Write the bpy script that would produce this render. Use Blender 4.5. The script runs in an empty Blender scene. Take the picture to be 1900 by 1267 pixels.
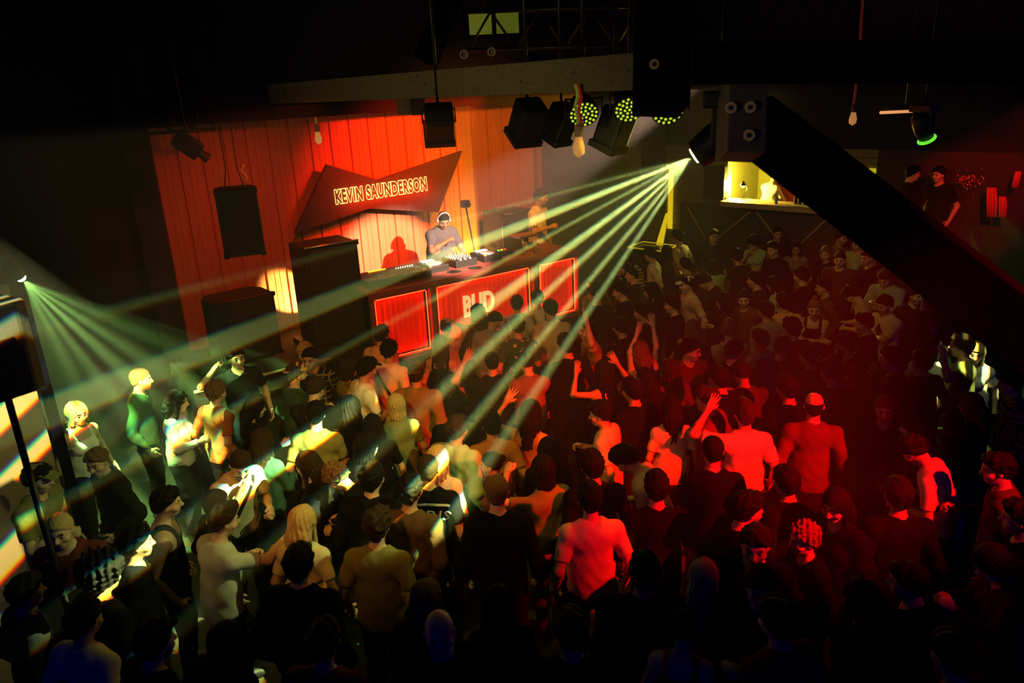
import bpy, bmesh, math, random
import numpy as np
from mathutils import Vector, Matrix, Euler, noise as mnoise
from mathutils.bvhtree import BVHTree

SC = bpy.context.scene
COL = SC.collection
# ------------------------------------------------------------------ camera
F_PX, PITCH, ROLL, CAM_Z = 1420.0, math.radians(19.0), math.radians(2.7), 4.6
def _basis():
    f = Vector((0, math.cos(PITCH), -math.sin(PITCH))); r = Vector((1, 0, 0)); u = r.cross(f)
    c, s = math.cos(ROLL), -math.sin(ROLL)
    return c*r+s*u, -s*r+c*u, f
CR, CU, CF = _basis()
CAMP = Vector((0, 0, CAM_Z))
def ray(x, y): return CF+CR*((x-950)/F_PX)-CU*((y-633.5)/F_PX)
def at_z(x, y, z): d = ray(x, y); return CAMP+d*((z-CAM_Z)/d.z)
def at_d(x, y, t): return CAMP+ray(x, y)*t
def on_plane(x, y, p0, n):
    d = ray(x, y); return CAMP+d*((Vector(p0)-CAMP).dot(n)/d.dot(n))
cam = bpy.data.cameras.new('camera'); camo = bpy.data.objects.new('camera', cam); COL.objects.link(camo)
m = Matrix((CR, CU, -CF)).transposed().to_4x4(); m.translation = CAMP
camo.matrix_world = m
cam.sensor_width = 36; cam.lens = 36*F_PX/1900; cam.clip_start = 0.05; cam.clip_end = 200
cam.dof.use_dof = True; cam.dof.focus_distance = 9.0; cam.dof.aperture_fstop = 1.8
SC.camera = camo
# ------------------------------------------------------------------ world, view
w = bpy.data.worlds.new('world'); SC.world = w; w.use_nodes = True
w.node_tree.nodes['Background'].inputs[0].default_value = (0.0, 0.0, 1.0, 1)
w.node_tree.nodes['Background'].inputs[1].default_value = WORLD_S = 0.07
SC.view_settings.view_transform = 'Standard'; SC.view_settings.look = 'None'
SC.view_settings.exposure = 0.0; SC.view_settings.gamma = 1.0
cy = SC.cycles
cy.max_bounces = 3; cy.diffuse_bounces = 1; cy.use_adaptive_sampling = True; cy.adaptive_threshold = .02; cy.glossy_bounces = 2; cy.transmission_bounces = 3
cy.volume_bounces = 0; cy.transparent_max_bounces = 6; cy.caustics_reflective = False; cy.caustics_refractive = False
cy.sample_clamp_indirect = 4.0; cy.use_denoising = True

HAZE = 0.0062
# room axes: U runs along the stage front, V goes into the stage wall
UA = math.radians(34.6)
U = Vector((math.cos(UA), math.sin(UA), 0)); V = Vector((-math.sin(UA), math.cos(UA), 0)); Z = Vector((0, 0, 1))
B0 = Vector((-1.78, 9.55, 0))            # left front corner of the booth
STAGE_Z = 1.05
def bv(u, v, z=0.0): return B0+U*u+V*v+Z*z
# ------------------------------------------------------------------ lamps that light the room
def look(o, target, roll=0.0):
    d = (Vector(target)-o.location).normalized()
    o.rotation_euler = (d.to_track_quat('-Z', 'Y').to_matrix() @ Matrix.Rotation(roll, 3, 'Z')).to_euler()
def lamp(name, kind, loc, energy, color, target=None, **k):
    l = bpy.data.lights.new(name, kind); l.energy = energy; l.color = color
    o = bpy.data.objects.new(name, l); COL.objects.link(o); o.location = loc
    roll = k.pop('roll', 0.0)
    for a, b in k.items(): setattr(l, a, b)
    if target is not None: look(o, target, roll)
    return o
def gobo(o, build):
    """pattern wheel of a moving head: node strength over the beam's own direction"""
    l = o.data; l.use_nodes = True; nt = l.node_tree; em = nt.nodes['Emission']
    tc = nt.nodes.new('ShaderNodeTexCoord'); sp = nt.nodes.new('ShaderNodeSeparateXYZ')
    nt.links.new(tc.outputs['Normal'], sp.inputs[0])
    def M(op, a, b=None, c=None, clamp=False):
        n = nt.nodes.new('ShaderNodeMath'); n.operation = op; n.use_clamp = clamp
        for i, v in enumerate((a, b, c)):
            if v is None: continue
            if isinstance(v, (int, float)): n.inputs[i].default_value = v
            else: nt.links.new(v, n.inputs[i])
        return n.outputs[0]
    az = M('ABSOLUTE', sp.outputs[2]); x = M('DIVIDE', sp.outputs[0], az); y = M('DIVIDE', sp.outputs[1], az)
    cols = build(M, x, y)
    cb = nt.nodes.new('ShaderNodeCombineColor')
    for i, v in enumerate(cols):
        if isinstance(v, (int, float)): cb.inputs[i].default_value = v
        else: nt.links.new(v, cb.inputs[i])
    nt.links.new(cb.outputs[0], em.inputs['Color'])
# washes rigged in the room, with added fills on the timbers
lamp('wall_uplight', 'SPOT', bv(.30, 1.80, 1.20), 560, (1.0, .80, .22), bv(-.20, 2.5, 1.58), spot_size=math.radians(36), spot_blend=.25, shadow_soft_size=.03)
lamp('corner_uplight', 'SPOT', bv(3.05, 1.75, 1.15), 300, (1.0, .95, .08), bv(3.2, 2.55, 2.3), spot_size=math.radians(85), spot_blend=1.0, shadow_soft_size=.05)
lamp('red_wall_wash', 'SPOT', bv(1.7, -.4, 4.6), 1300, (1.0, .0, .0), bv(1.6, 2.5, 3.1), spot_size=math.radians(58), spot_blend=1.0, shadow_soft_size=.1)
lamp('amber_wall_wash', 'SPOT', bv(2.6, -1.2, 4.7), 620, (1.0, .30, .004), bv(2.9, 2.5, 2.6), spot_size=math.radians(80), spot_blend=1.0, shadow_soft_size=.15)
lamp('amber_wall_wash', 'SPOT', bv(-.8, -.8, 4.7), 200, (1.0, .09, .003), bv(-.8, 2.5, 1.9), spot_size=math.radians(75), spot_blend=1.0, shadow_soft_size=.15)
lamp('booth_spot', 'SPOT', bv(1.75, -4.6, 4.9), 14000, (1.0, .62, .42), bv(1.52, 1.0, 2.3), spot_size=math.radians(16), spot_blend=.5, shadow_soft_size=.04)
lamp('red_crowd_wash', 'SPOT', (5.7, 1.6, 5.7), 9500, (1.0, .003, .0), at_z(1265, 850, 1.35), spot_size=math.radians(30), spot_blend=1.0, shadow_soft_size=.05)
lamp('red_side_wash', 'SPOT', (6.0, 1.6, 5.2), 2300, (1.0, .003, .0), at_z(1712, 905, 1.3), spot_size=math.radians(14), spot_blend=.8, shadow_soft_size=.05)
lamp('amber_crowd_wash', 'SPOT', (-1.9, 1.8, 5.8), 800, (1.0, .36, .02), (-1.0, 7.7, 1.2), spot_size=math.radians(48), spot_blend=1.0, shadow_soft_size=.2)
lamp('led_par_light', 'SPOT', (1.15, 5.9, 4.35), 260, (.80, .58, .02), (-.8, 5.9, 1.2), spot_size=math.radians(80), spot_blend=1.0, shadow_soft_size=.12)
lamp('timber_fill', 'SPOT', (-2.4, .6, 4.3), 70, (.80, .60, .20), (1.1, 4.6, 4.2), spot_size=math.radians(24), spot_blend=1.0, shadow_soft_size=.1)  # added fill, no such fixture: brightens the bolted post
lamp('timber_fill', 'SPOT', (-3.4, 2.6, 4.5), 260, (.80, .62, .16), (-.7, 7.8, 4.35), spot_size=math.radians(66), spot_blend=1.0, shadow_soft_size=.1)  # added fill, no such fixture: brightens the long beam's front
lamp('bar_lamp_light', 'POINT', (4.62, 15.30, 2.38), 220, (1.0, .80, .10), shadow_soft_size=.05)
lamp('back_amber_wash', 'SPOT', (2.2, 7.2, 5.2), 160, (1.0, .55, .06), (4.2, 12.6, 1.4), spot_size=math.radians(70), spot_blend=1.0, shadow_soft_size=.15)
lamp('far_red_spot', 'SPOT', (6.6, 8.6, 4.6), 420, (1.0, .012, .003), (7.45, 12.2, 2.5), spot_size=math.radians(28), spot_blend=.6, shadow_soft_size=.04)
# ------------------------------------------------------------------ implicit surfaces (figures are grown as ONE smooth surface)
def V3(*a): return np.array(a, dtype=float)
def prim_cone(a, b, r1, r2, k=0.02, M=None, op='add', off=0.0):
    a = np.asarray(a, float); b = np.asarray(b, float); r1 += off; r2 += off
    s = 1.0
    if M is not None:
        s = 1.0/np.abs(np.linalg.eigvals(M)).max() if False else 1.0/np.linalg.norm(M, 2)
        A, B = M@a, M@b
        pad = max(r1, r2)*np.linalg.norm(np.linalg.inv(M), 2)
    else: A, B = a, b; pad = max(r1, r2)
    ba = B-A; L = max(ba@ba, 1e-12)
    def fn(p):
        q = p@M.T if M is not None else p
        pa = q-A; h = np.clip((pa@ba)/L, 0, 1)
        return (np.linalg.norm(pa-h[:, None]*ba, axis=1)-(r1+(r2-r1)*h))*s
    return (fn, np.minimum(a, b)-pad, np.maximum(a, b)+pad, k, op)
def prim_ell(c, r, R=None, k=0.02, op='add', off=0.0):
    c = np.asarray(c, float); r = np.asarray(r, float)+off; R = np.eye(3) if R is None else R
    e = np.abs(R)@r
    def fn(p):
        q = ((p-c)@R)/r; k0 = np.linalg.norm(q, axis=1); k1 = np.linalg.norm(q/r, axis=1)+1e-9
        return k0*(k0-1)/k1
    return (fn, c-e, c+e, k, op)
def prim_box(c, h, R=None, rd=0.01, k=0.005, op='add'):
    c = np.asarray(c, float); h = np.asarray(h, float); R = np.eye(3) if R is None else R
    e = np.abs(R)@h+rd
    def fn(p):
        q = np.abs((p-c)@R)-(h-rd)
        return np.linalg.norm(np.maximum(q, 0), axis=1)+np.minimum(q.max(1), 0)-rd
    return (fn, c-e, c+e, k, op)
def sdf_eval(prims, p, post=None):
    d = np.full(len(p), 0.12)
    for fn, lo, hi, k, op in prims:
        mk = np.all((p > lo-0.05) & (p < hi+0.05), axis=1)
        if not mk.any(): continue
        q = fn(p[mk]); e = d[mk]
        if op == 'add':
            h = np.maximum(k-np.abs(e-q), 0)/k; d[mk] = np.minimum(e, q)-h*h*k*0.25
        else:
            q = -q; h = np.maximum(k-np.abs(e-q), 0)/k; d[mk] = np.maximum(e, q)+h*h*k*0.25
    return post(p, d) if post else d
def surfnet(G, org, h):
    S = G < 0
    nx, ny, nz = G.shape
    C = [S[i:nx-1+i, j:ny-1+j, k:nz-1+k] for i in (0, 1) for j in (0, 1) for k in (0, 1)]
    cnt = sum(c.astype(np.int8) for c in C)
    act = np.argwhere((cnt > 0) & (cnt < 8))
    if len(act) == 0: return np.zeros((0, 3)), np.zeros((0, 4), int)
    offs = np.array([(i, j, k) for i in (0, 1) for j in (0, 1) for k in (0, 1)])
    vals = np.stack([G[act[:, 0]+o[0], act[:, 1]+o[1], act[:, 2]+o[2]] for o in offs], 1)
    pos = np.zeros((len(act), 3)); n = np.zeros(len(act))
    for a in range(8):
        for b in range(a+1, 8):
            if np.abs(offs[a]-offs[b]).sum() != 1: continue
            va, vb = vals[:, a], vals[:, b]; mk = (va < 0) != (vb < 0)
            t = np.where(mk, va/np.where(mk, va-vb, 1), 0)[:, None]
            pos += np.where(mk[:, None], offs[a]+(offs[b]-offs[a])*t, 0); n += mk
    pos = pos/n[:, None]+act
    idx = np.full((nx-1, ny-1, nz-1), -1, dtype=np.int64); idx[act[:, 0], act[:, 1], act[:, 2]] = np.arange(len(act))
    Q = []
    for ax in range(3):
        b, c = [(1, 2), (2, 0), (0, 1)][ax]
        sl0 = [slice(None)]*3; sl1 = [slice(None)]*3; sl0[ax] = slice(0, -1); sl1[ax] = slice(1, None)
        A = S[tuple(sl0)]; B = S[tuple(sl1)]
        e = np.argwhere(A != B); e = e[(e[:, b] > 0) & (e[:, c] > 0) & (e[:, b] < G.shape[b]-1) & (e[:, c] < G.shape[c]-1)]
        flip = A[e[:, 0], e[:, 1], e[:, 2]]
        eb = np.zeros(3, int); eb[b] = 1; ec = np.zeros(3, int); ec[c] = 1
        q = np.stack([idx[tuple((e-eb-ec).T)], idx[tuple((e-ec).T)], idx[tuple(e.T)], idx[tuple((e-eb).T)]], 1)
        q = np.where(flip[:, None], q, q[:, ::-1]); Q.append(q)
    Q = np.concatenate(Q); Q = Q[(Q >= 0).all(1)]
    return pos*h+org, Q
def sdf_mesh(name, prims, h=0.008, post=None, slots=1, assign=None, decimate=None):
    lo = np.min([p[1] for p in prims if p[4] == 'add'], 0)-0.03; hi = np.max([p[2] for p in prims if p[4] == 'add'], 0)+0.03
    R = 4; H = h*R
    n = np.ceil((hi-lo)/H).astype(int)+2
    ci = np.stack(np.meshgrid(*[np.arange(k) for k in n], indexing='ij'), -1).reshape(-1, 3)
    dc = sdf_eval(prims, lo+ci*H, post)
    G = np.repeat(np.repeat(np.repeat(dc.reshape(n), R, 0), R, 1), R, 2)       # fine index f sits in block of coarse f//R, shifted by -R/2
    act = ci[np.abs(dc) < H*1.9]
    o = np.stack(np.meshgrid(*[np.arange(-2, 2)]*3, indexing='ij'), -1).reshape(-1, 3)
    fi = (act[:, None, :]*R+o[None]).reshape(-1, 3)
    org = lo-2*h
    fi = fi+2
    fi = fi[((fi >= 0) & (fi < np.array(G.shape))).all(1)]
    G[fi[:, 0], fi[:, 1], fi[:, 2]] = sdf_eval(prims, org+fi*h, post)
    v, q = surfnet(G, org, h)
    me = bpy.data.meshes.new(name)
    me.vertices.add(len(v)); me.vertices.foreach_set('co', v.astype(np.float32).ravel())
    me.loops.add(len(q)*4); me.loops.foreach_set('vertex_index', q.astype(np.int32).ravel())
    me.polygons.add(len(q)); me.polygons.foreach_set('loop_start', np.arange(0, len(q)*4, 4, dtype=np.int32))
    me.polygons.foreach_set('use_smooth', np.ones(len(q), dtype=bool))
    if assign is not None:
        cen = v[q].mean(1); me.polygons.foreach_set('material_index', assign(cen).astype(np.int32))
    me.update(calc_edges=True); me.validate()
    for i in range(slots): me.materials.append(None)
    return me

# ------------------------------------------------------------------ figures
def rotm(ax, ang):
    c, s = math.cos(ang), math.sin(ang)
    return {'x': np.array([[1, 0, 0], [0, c, -s], [0, s, c]]), 'y': np.array([[c, 0, s], [0, 1, 0], [-s, 0, c]]),
            'z': np.array([[c, -s, 0], [s, c, 0], [0, 0, 1]])}[ax]
def nrm(v): return v/max(np.linalg.norm(v), 1e-9)
# wrists in the chest frame (x = the figure's right, y = forward, z = up, from the middle of the shoulders), hand kind, elbow pole
ARM = {
 'down': ((.27, .05, -.50), 'relax', (.3, -1, 0)), 'hip': ((.22, .16, -.42), 'relax', (.6, -1, 0)),
 'drink': ((.13, .30, -.22), 'grip', (.5, -.4, -1)), 'phone': ((.07, .34, -.10), 'grip', (.6, -.2, -1)),
 'up': ((.27, .14, .44), 'open', (1, .3, -.3)), 'upbent': ((.30, .16, .22), 'open', (1, -.1, -.8)),
 'fist': ((.26, .20, .20), 'fist', (1, -.1, -.8)), 'point': ((.16, .50, .02), 'pointh', (.5, 0, -1)),
 'mouth': ((.10, .21, .04), 'grip', (.7, -.1, -1)), 'cross': ((-.11, .23, -.20), 'relax', (.8, -.2, -.6)),
 'head': ((.10, .02, .30), 'relax', (1, -.1, .1)), 'side': ((.50, .10, -.10), 'open', (.3, -.4, -1)),
 'desk': ((.24, .40, -.34), 'relax', (.5, -.6, -.6)), 'fistc': ((.06, .31, -.03), 'fist', (.8, -.1, -.7)),
 'clap': ((.04, .32, .02), 'open', (.8, -.2, -.8)), 'over': ((-.02, .10, .42), 'relax', (1, .2, .3)),
}
# pose: right arm, left arm, lean forward, side bend, head yaw (+ = towards its left), head pitch (+ = down)
POSE = {
 'stand': ('down', 'down', 3, 0, 0, 4), 'standl': ('down', 'hip', 4, 2, 35, 8), 'standr': ('hip', 'down', 4, -2, -35, 8),
 'drink': ('drink', 'down', 4, 1, 10, 8), 'phone': ('phone', 'phone', 8, 0, 0, 28), 'cross': ('cross', 'cross', 3, 0, 5, 14),
 'up1': ('up', 'down', 0, 3, 0, -4), 'up2': ('up', 'upbent', 2, -3, -12, 0), 'bent1': ('upbent', 'drink', 3, 0, 10, 0),
 'point': ('point', 'drink', 8, 0, -8, 6), 'mouth': ('mouth', 'drink', 16, 0, -22, 18), 'dj': ('fistc', 'desk', 12, 0, -8, 18),
 'fist': ('fist', 'down', 2, 2, 10, 2), 'bow': ('drink', 'drink', 22, 0, -18, 30), 'onhead': ('head', 'down', 0, -2, 5, 6),
 'clap': ('clap', 'clap', 5, 0, 0, 4), 'dance': ('side', 'upbent', 6, 4, 15, 8), 'over': ('over', 'up', 2, 2, 0, -4),
}
def skeleton(pose, sex):
    ra, la, lean, bend, yaw, pit = POSE[pose]
    fem = sex == 'f'
    sw = .158 if fem else .183
    W = V3(0, 0, 1.02)
    Rt = rotm('x', -math.radians(lean)) @ rotm('y', math.radians(bend))
    T = lambda p: W+Rt@(np.asarray(p, float)-W)
    S0 = T((0, -.01, 1.425)); J = {'T': T, 'Rt': Rt, 'S0': S0}
    up, fo = (.265, .245) if fem else (.285, .262)
    for side, key in ((1, ra), (-1, la)):
        wv, hand, pole = ARM[key]
        sh = T((side*sw, -.01, 1.392)); mir = V3(side, 1, 1)
        wr = S0+Rt@(V3(*wv)*mir)
        d = wr-sh; L = np.linalg.norm(d); mx = (up+fo)*.985
        if L > mx: wr = sh+d*mx/L; L = mx; d = wr-sh
        if L < .16: wr = sh+d*.16/L; L = .16; d = wr-sh
        a = (up*up-fo*fo+L*L)/(2*L); hh = math.sqrt(max(up*up-a*a, 1e-6))
        pl = Rt@(V3(*pole)*mir); pl = nrm(pl-nrm(d)*(pl@nrm(d)))
        el = sh+nrm(d)*a+pl*hh
        if key.startswith('up') or key == 'over': nml = Rt@V3(0, 1, .1)
        elif key in ('down', 'hip'): nml = Rt@V3(-side, .2, 0)
        elif key in ('desk', 'point', 'side', 'head'): nml = Rt@V3(0, 0, -1)
        else: nml = Rt@V3(-side, .2, -.3)
        J[side] = (sh, el, wr, hand, nml)
    hd = T((0, .012, 1.475)); Rh = Rt@rotm('z', math.radians(yaw))@rotm('x', -math.radians(pit))
    J['neck'] = T((0, -.012, 1.43)); J['H'] = hd+(Rt*.45+Rh*.55)@V3(0, .022, .158); J['Rh'] = Rh
    return J
def hand_prims(wr, el, kind, nml, side):
    d = nrm(wr-el); n = nrm(nml-d*(nml@d)); s = np.cross(d, n)*side      # s points to the thumb side for an open hand
    if kind == 'grip': pass
    P = [prim_cone(wr-d*.01, wr+d*.03, .024, .026, .02, None)]
    Rm = np.stack([d, s, n], 1)
    P.append(prim_ell(wr+d*.055, (.052, .042, .0175), Rm, .02))
    curl = {'open': .12, 'relax': .5, 'grip': 1.15, 'fist': 1.6, 'pointh': 1.3}[kind]
    for i, (o, L) in enumerate(((.030, .070), (.010, .079), (-.011, .073), (-.031, .058))):
        c = curl*(1+.08*i) if not (kind == 'pointh' and i == 0) else .05
        sp = (.22 if kind == 'open' else .04)*o/.03
        b0 = wr+d*.088+s*o
        d1 = nrm((d+s*sp)*math.cos(c*.75)+n*math.sin(c*.75)); d2 = nrm((d+s*sp)*math.cos(c*1.7)+n*math.sin(c*1.7))
        m1 = b0+d1*L*.55; P.append(prim_cone(b0-d*.012, m1, .0105, .0092, .006)); P.append(prim_cone(m1, m1+d2*L*.5, .0092, .0078, .004))
    tb = wr+d*.03+s*.030; td = nrm(d*.65+s*(.75 if kind in ('open', 'relax') else .35)+n*(.15 if kind == 'open' else .7))
    P.append(prim_cone(tb, tb+td*.035, .0145, .012, .01)); P.append(prim_cone(tb+td*.035, tb+nrm(td+d*.5)*.065, .0118, .0095, .005))
    return P
SQ = lambda Rt, k: np.diag([1, 1/k, 1])@Rt.T
def torso_prims(J, sex, off=0.0, big=0.0):
    T, Rt = J['T'], J['Rt']; fem = sex == 'f'
    M = SQ(Rt, .68)
    o = off+big*.06
    P = [prim_cone((0, .0, .93), T((0, .0, 1.03)), .158 if fem else .15, .15 if fem else .148, .05, SQ(np.eye(3), .74), off=o+big*.03),
         prim_cone(T((0, .0, 1.0)), T((0, .0, 1.14)), .142, .122 if fem else .140, .06, M, off=o+big*.06),
         prim_cone(T((0, .0, 1.12)), T((0, -.005, 1.31)), .120 if fem else .140, .140 if fem else .163, .06, M, off=o+big*.03)]
    sw = .125 if fem else .145
    P.append(prim_cone(T((-sw, -.012, 1.372)), T((sw, -.012, 1.372)), .060, .060, .07, None, off=off))
    P.append(prim_cone(T((-.05, -.015, 1.42)), T((.05, -.015, 1.42)), .058, .058, .06, None, off=off))
    P.append(prim_ell(T((0, -.05, 1.33)), (.13, .055, .11), Rt, .04, off=off))
    if fem:
        for s in (-1, 1): P.append(prim_ell(T((s*.065, .085, 1.27)), (.062, .058, .060), Rt, .035, off=off))
    if big:
        P.append(prim_ell(T((0, .075, 1.10)), (.17, .13, .15), Rt, .08, off=off))
    return P
def arm_prims(J, side, sex, off=0.0, upto=1.0, big=0.0):
    sh, el, wr, hand, nml = J[side]; f = .84 if sex == 'f' else 1.0; f += big*.35
    P = [prim_ell(sh, (.056*f, .056*f, .056*f), None, .05, off=off), prim_cone(sh, el, .050*f, .039*f, .03, None, off=off)]
    if upto > .5: P += [prim_cone(el, el+(wr-el)*.35, .040*f, .038*f, .02, None, off=off), prim_cone(el+(wr-el)*.35, wr, .037*f, .0255*f, .02, None, off=off)]
    return P
def leg_pts(sex, side):
    hx = .092 if sex == 'm' else .088
    return V3(side*hx, 0, .90), V3(side*(hx+.02), .03, .50), V3(side*(hx+.03), -.02, .09)
def leg_prims(sex, off=0.0):
    P = []; f = 1.0
    for s in (-1, 1):
        h, k, a = leg_pts(sex, s)
        P += [prim_cone(h, k, .088, .058, .04, None, off=off), prim_cone(k, k+(a-k)*.35, .056, .058, .03, None, off=off),
              prim_cone(k+(a-k)*.35, a, .055, .038, .02, None, off=off)]
        P[-2][0]
    return P
def foot_prims(sex, off=0.0):
    P = []
    for s in (-1, 1):
        h, k, a = leg_pts(sex, s)
        P += [prim_cone(a+V3(0, -.02, -.045), a+V3(s*.02, .17, -.052), .038, .034, .03, None, off=off), prim_cone(a, a+V3(0, -.01, -.04), .040, .040, .03, None, off=off)]
    return P
def head_prims(J):
    H, R = J['H'], J['Rh']; T = lambda *p: H+R@V3(*p)
    P = [prim_ell(T(0, -.012, .028), (.077, .096, .088), R, .03), prim_ell(T(0, .030, -.030), (.062, .062, .078), R, .035),
         prim_ell(T(0, .055, -.082), (.033, .030, .030), R, .03),
         prim_ell(T(0, .070, .020), (.050, .020, .016), R, .018),
         prim_cone(T(0, .086, .008), T(0, .108, -.026), .009, .0135, .012), prim_ell(T(0, .094, -.030), (.019, .013, .010), R, .01),
         prim_ell(T(0, .080, -.060), (.026, .014, .008), R, .008), prim_ell(T(0, .076, -.072), (.020, .012, .007), R, .006)]
    for s in (-1, 1):
        P.append(prim_ell(T(s*.031, .093, .001), (.017, .014, .010), R, .012, 'sub'))
        P.append(prim_ell(T(s*.031, .077, .000), (.0125, .011, .0105), R, .004))
        P.append(prim_ell(T(s*.050, .055, -.030), (.022, .026, .022), R, .02))
        P.append(prim_ell(T(s*.079, -.004, -.010), (.010, .019, .030), R@rotm('z', s*.35), .008))
    return P
_mc = {}
def J_of(pose, sex):
    k = ('J', pose, sex)
    if k not in _mc: _mc[k] = skeleton(pose, sex)
    return _mc[k]
def body_mesh(pose, sex, big=0.0):
    k = ('b', pose, sex, big)
    if k in _mc: return _mc[k]
    J = J_of(pose, sex); P = torso_prims(J, sex, big=big)
    P.append(prim_cone(J['neck'], J['H']+J['Rh']@V3(0, -.02, -.06), .056 if sex == 'm' else .046, .052 if sex == 'm' else .044, .035))
    P += head_prims(J)
    for s in (1, -1): P += arm_prims(J, s, sex, big=big)+hand_prims(J[s][2], J[s][1], J[s][3], J[s][4], s)
    P += leg_prims(sex)+foot_prims(sex)
    H, R = J['H'], J['Rh']
    def assign(c):
        q = (c-H)@R; m = np.zeros(len(c), int)
        ax = np.abs(q[:, 0]); f = q[:, 1] > .055
        m[f & (np.hypot(ax-.031, q[:, 2]-.001) < .0105)] = 1
        m[f & (ax > .013) & (ax < .048) & (np.abs(q[:, 2]-.026) < .0065)] = 1
        m[f & (ax < .024) & (q[:, 2] > -.078) & (q[:, 2] < -.055)] = 2
        return m
    _mc[k] = sdf_mesh('body', P, .0078, None, 3, assign)
    return _mc[k]
def _wr(p, amp, s=1.0):
    return amp*(np.sin(p[:, 2]*38+7*p[:, 0]*s+3*np.sin(p[:, 0]*22))*.6+np.sin(p[:, 0]*46+p[:, 2]*17+2*np.sin(p[:, 2]*19))*.5+np.sin(p[:, 1]*50+p[:, 2]*29)*.3)
def top_mesh(pose, sex, kind, big=0.0):
    k = ('t', pose, sex, kind, big)
    if k in _mc: return _mc[k]
    J = J_of(pose, sex); T, Rt = J['T'], J['Rt']
    off = {'tee': .013, 'long': .013, 'tank': .009, 'jacket': .024, 'crop': .008}[kind]
    P = torso_prims(J, sex, off=off, big=big)
    if kind in ('tee', 'long', 'jacket'):
        P.append(prim_cone(T((0, .0, 1.12)), (0, 0, .92), .145+off, .165+off, .05, SQ(np.eye(3), .74), off=big*.12))
    cuts = []
    for s in (1, -1):
        if kind == 'tank' or kind == 'crop': continue
        sh, el, wr, hand, nml = J[s]
        if kind == 'tee':
            e = sh+(el-sh)*.72; d = nrm(el-sh); f = (.84 if sex == 'f' else 1.0)+big*.35
            P.append(prim_ell(sh-V3(0,0,.012), (.061*f,)*3, None, .05)); P.append(prim_cone(sh, e+d*.05, .060*f, .060*f, .03)); cuts.append((e, d, .10+big*.14, s))
        else:
            P += arm_prims(J, s, sex, off=off+.003, big=big); d = nrm(wr-el); cuts.append((wr-d*.015, d, .085, s))
            if kind == 'jacket': P.append(prim_cone(wr-d*.06, wr-d*.02, .038, .040, .02))
    if kind == 'jacket':
        P.append(prim_cone(T((-.06, -.06, 1.455)), T((.06, -.06, 1.455)), .040, .040, .03))
    nk = J['neck']; hem = {'tee': .86, 'long': .86, 'jacket': .84, 'tank': .88, 'crop': 1.06}[kind]
    up = Rt@V3(0, -.25, 1)
    def post(p, d):
        d = d+_wr(p, .0035 if kind != 'jacket' else .006)
        d = np.maximum(d, hem-p[:, 2])
        for e, dr, rr, s in cuts:
            near = np.linalg.norm(p-e, axis=1) < rr
            d = np.where(near, np.maximum(d, (p-e)@dr), d)
        q = (p-T((0, .0, 1.455)))@Rt
        if kind in ('tank', 'crop'):
            ax = np.abs(q[:, 0])
            hole = np.minimum(.075-ax, q[:, 2]+.105+.0*ax)              # scoop neck
            d = np.maximum(d, hole)
            d = np.maximum(d, np.minimum(ax-.118, q[:, 2]+.155))         # arm holes
        else:
            c = np.hypot(q[:, 0], (q[:, 1]-.015)*1.1)
            d = np.maximum(d, np.minimum(.070-c, q[:, 2]+.06))           # round neckline
        return d
    _mc[k] = sdf_mesh('top', P, .010, post)
    return _mc[k]
def leg_mesh(pose, sex, kind):
    k = ('l', sex, kind)
    if k in _mc: return _mc[k]
    P = leg_prims(sex, .014); fem = sex == 'f'
    P.append(prim_cone((0, 0, .90), (0, 0, .99), .163 if fem else .156, .150, .05, SQ(np.eye(3), .74), off=.006))
    if kind == 'skirt': P = [prim_cone((0, 0, .98), (0, 0, .50), .155, .235, .03, SQ(np.eye(3), .8))]
    lo, hi = (.10, 1.0) if kind == 'trousers' else (.52, 1.0)
    def post(p, d): return np.maximum(np.maximum(d+_wr(p, .003), lo-p[:, 2]), p[:, 2]-hi)
    _mc[k] = sdf_mesh('trousers', P, .013, post); return _mc[k]
def shoe_mesh(sex, side):
    k = ('s', sex, side)
    if k in _mc: return _mc[k]
    P = foot_prims(sex, .010)[0 if side < 0 else 2:][:2]
    def post(p, d): return np.maximum(np.maximum(d, p[:, 2]-.12), .002-p[:, 2])
    _mc[k] = sdf_mesh('shoe', P, .010, post); return _mc[k]
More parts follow.
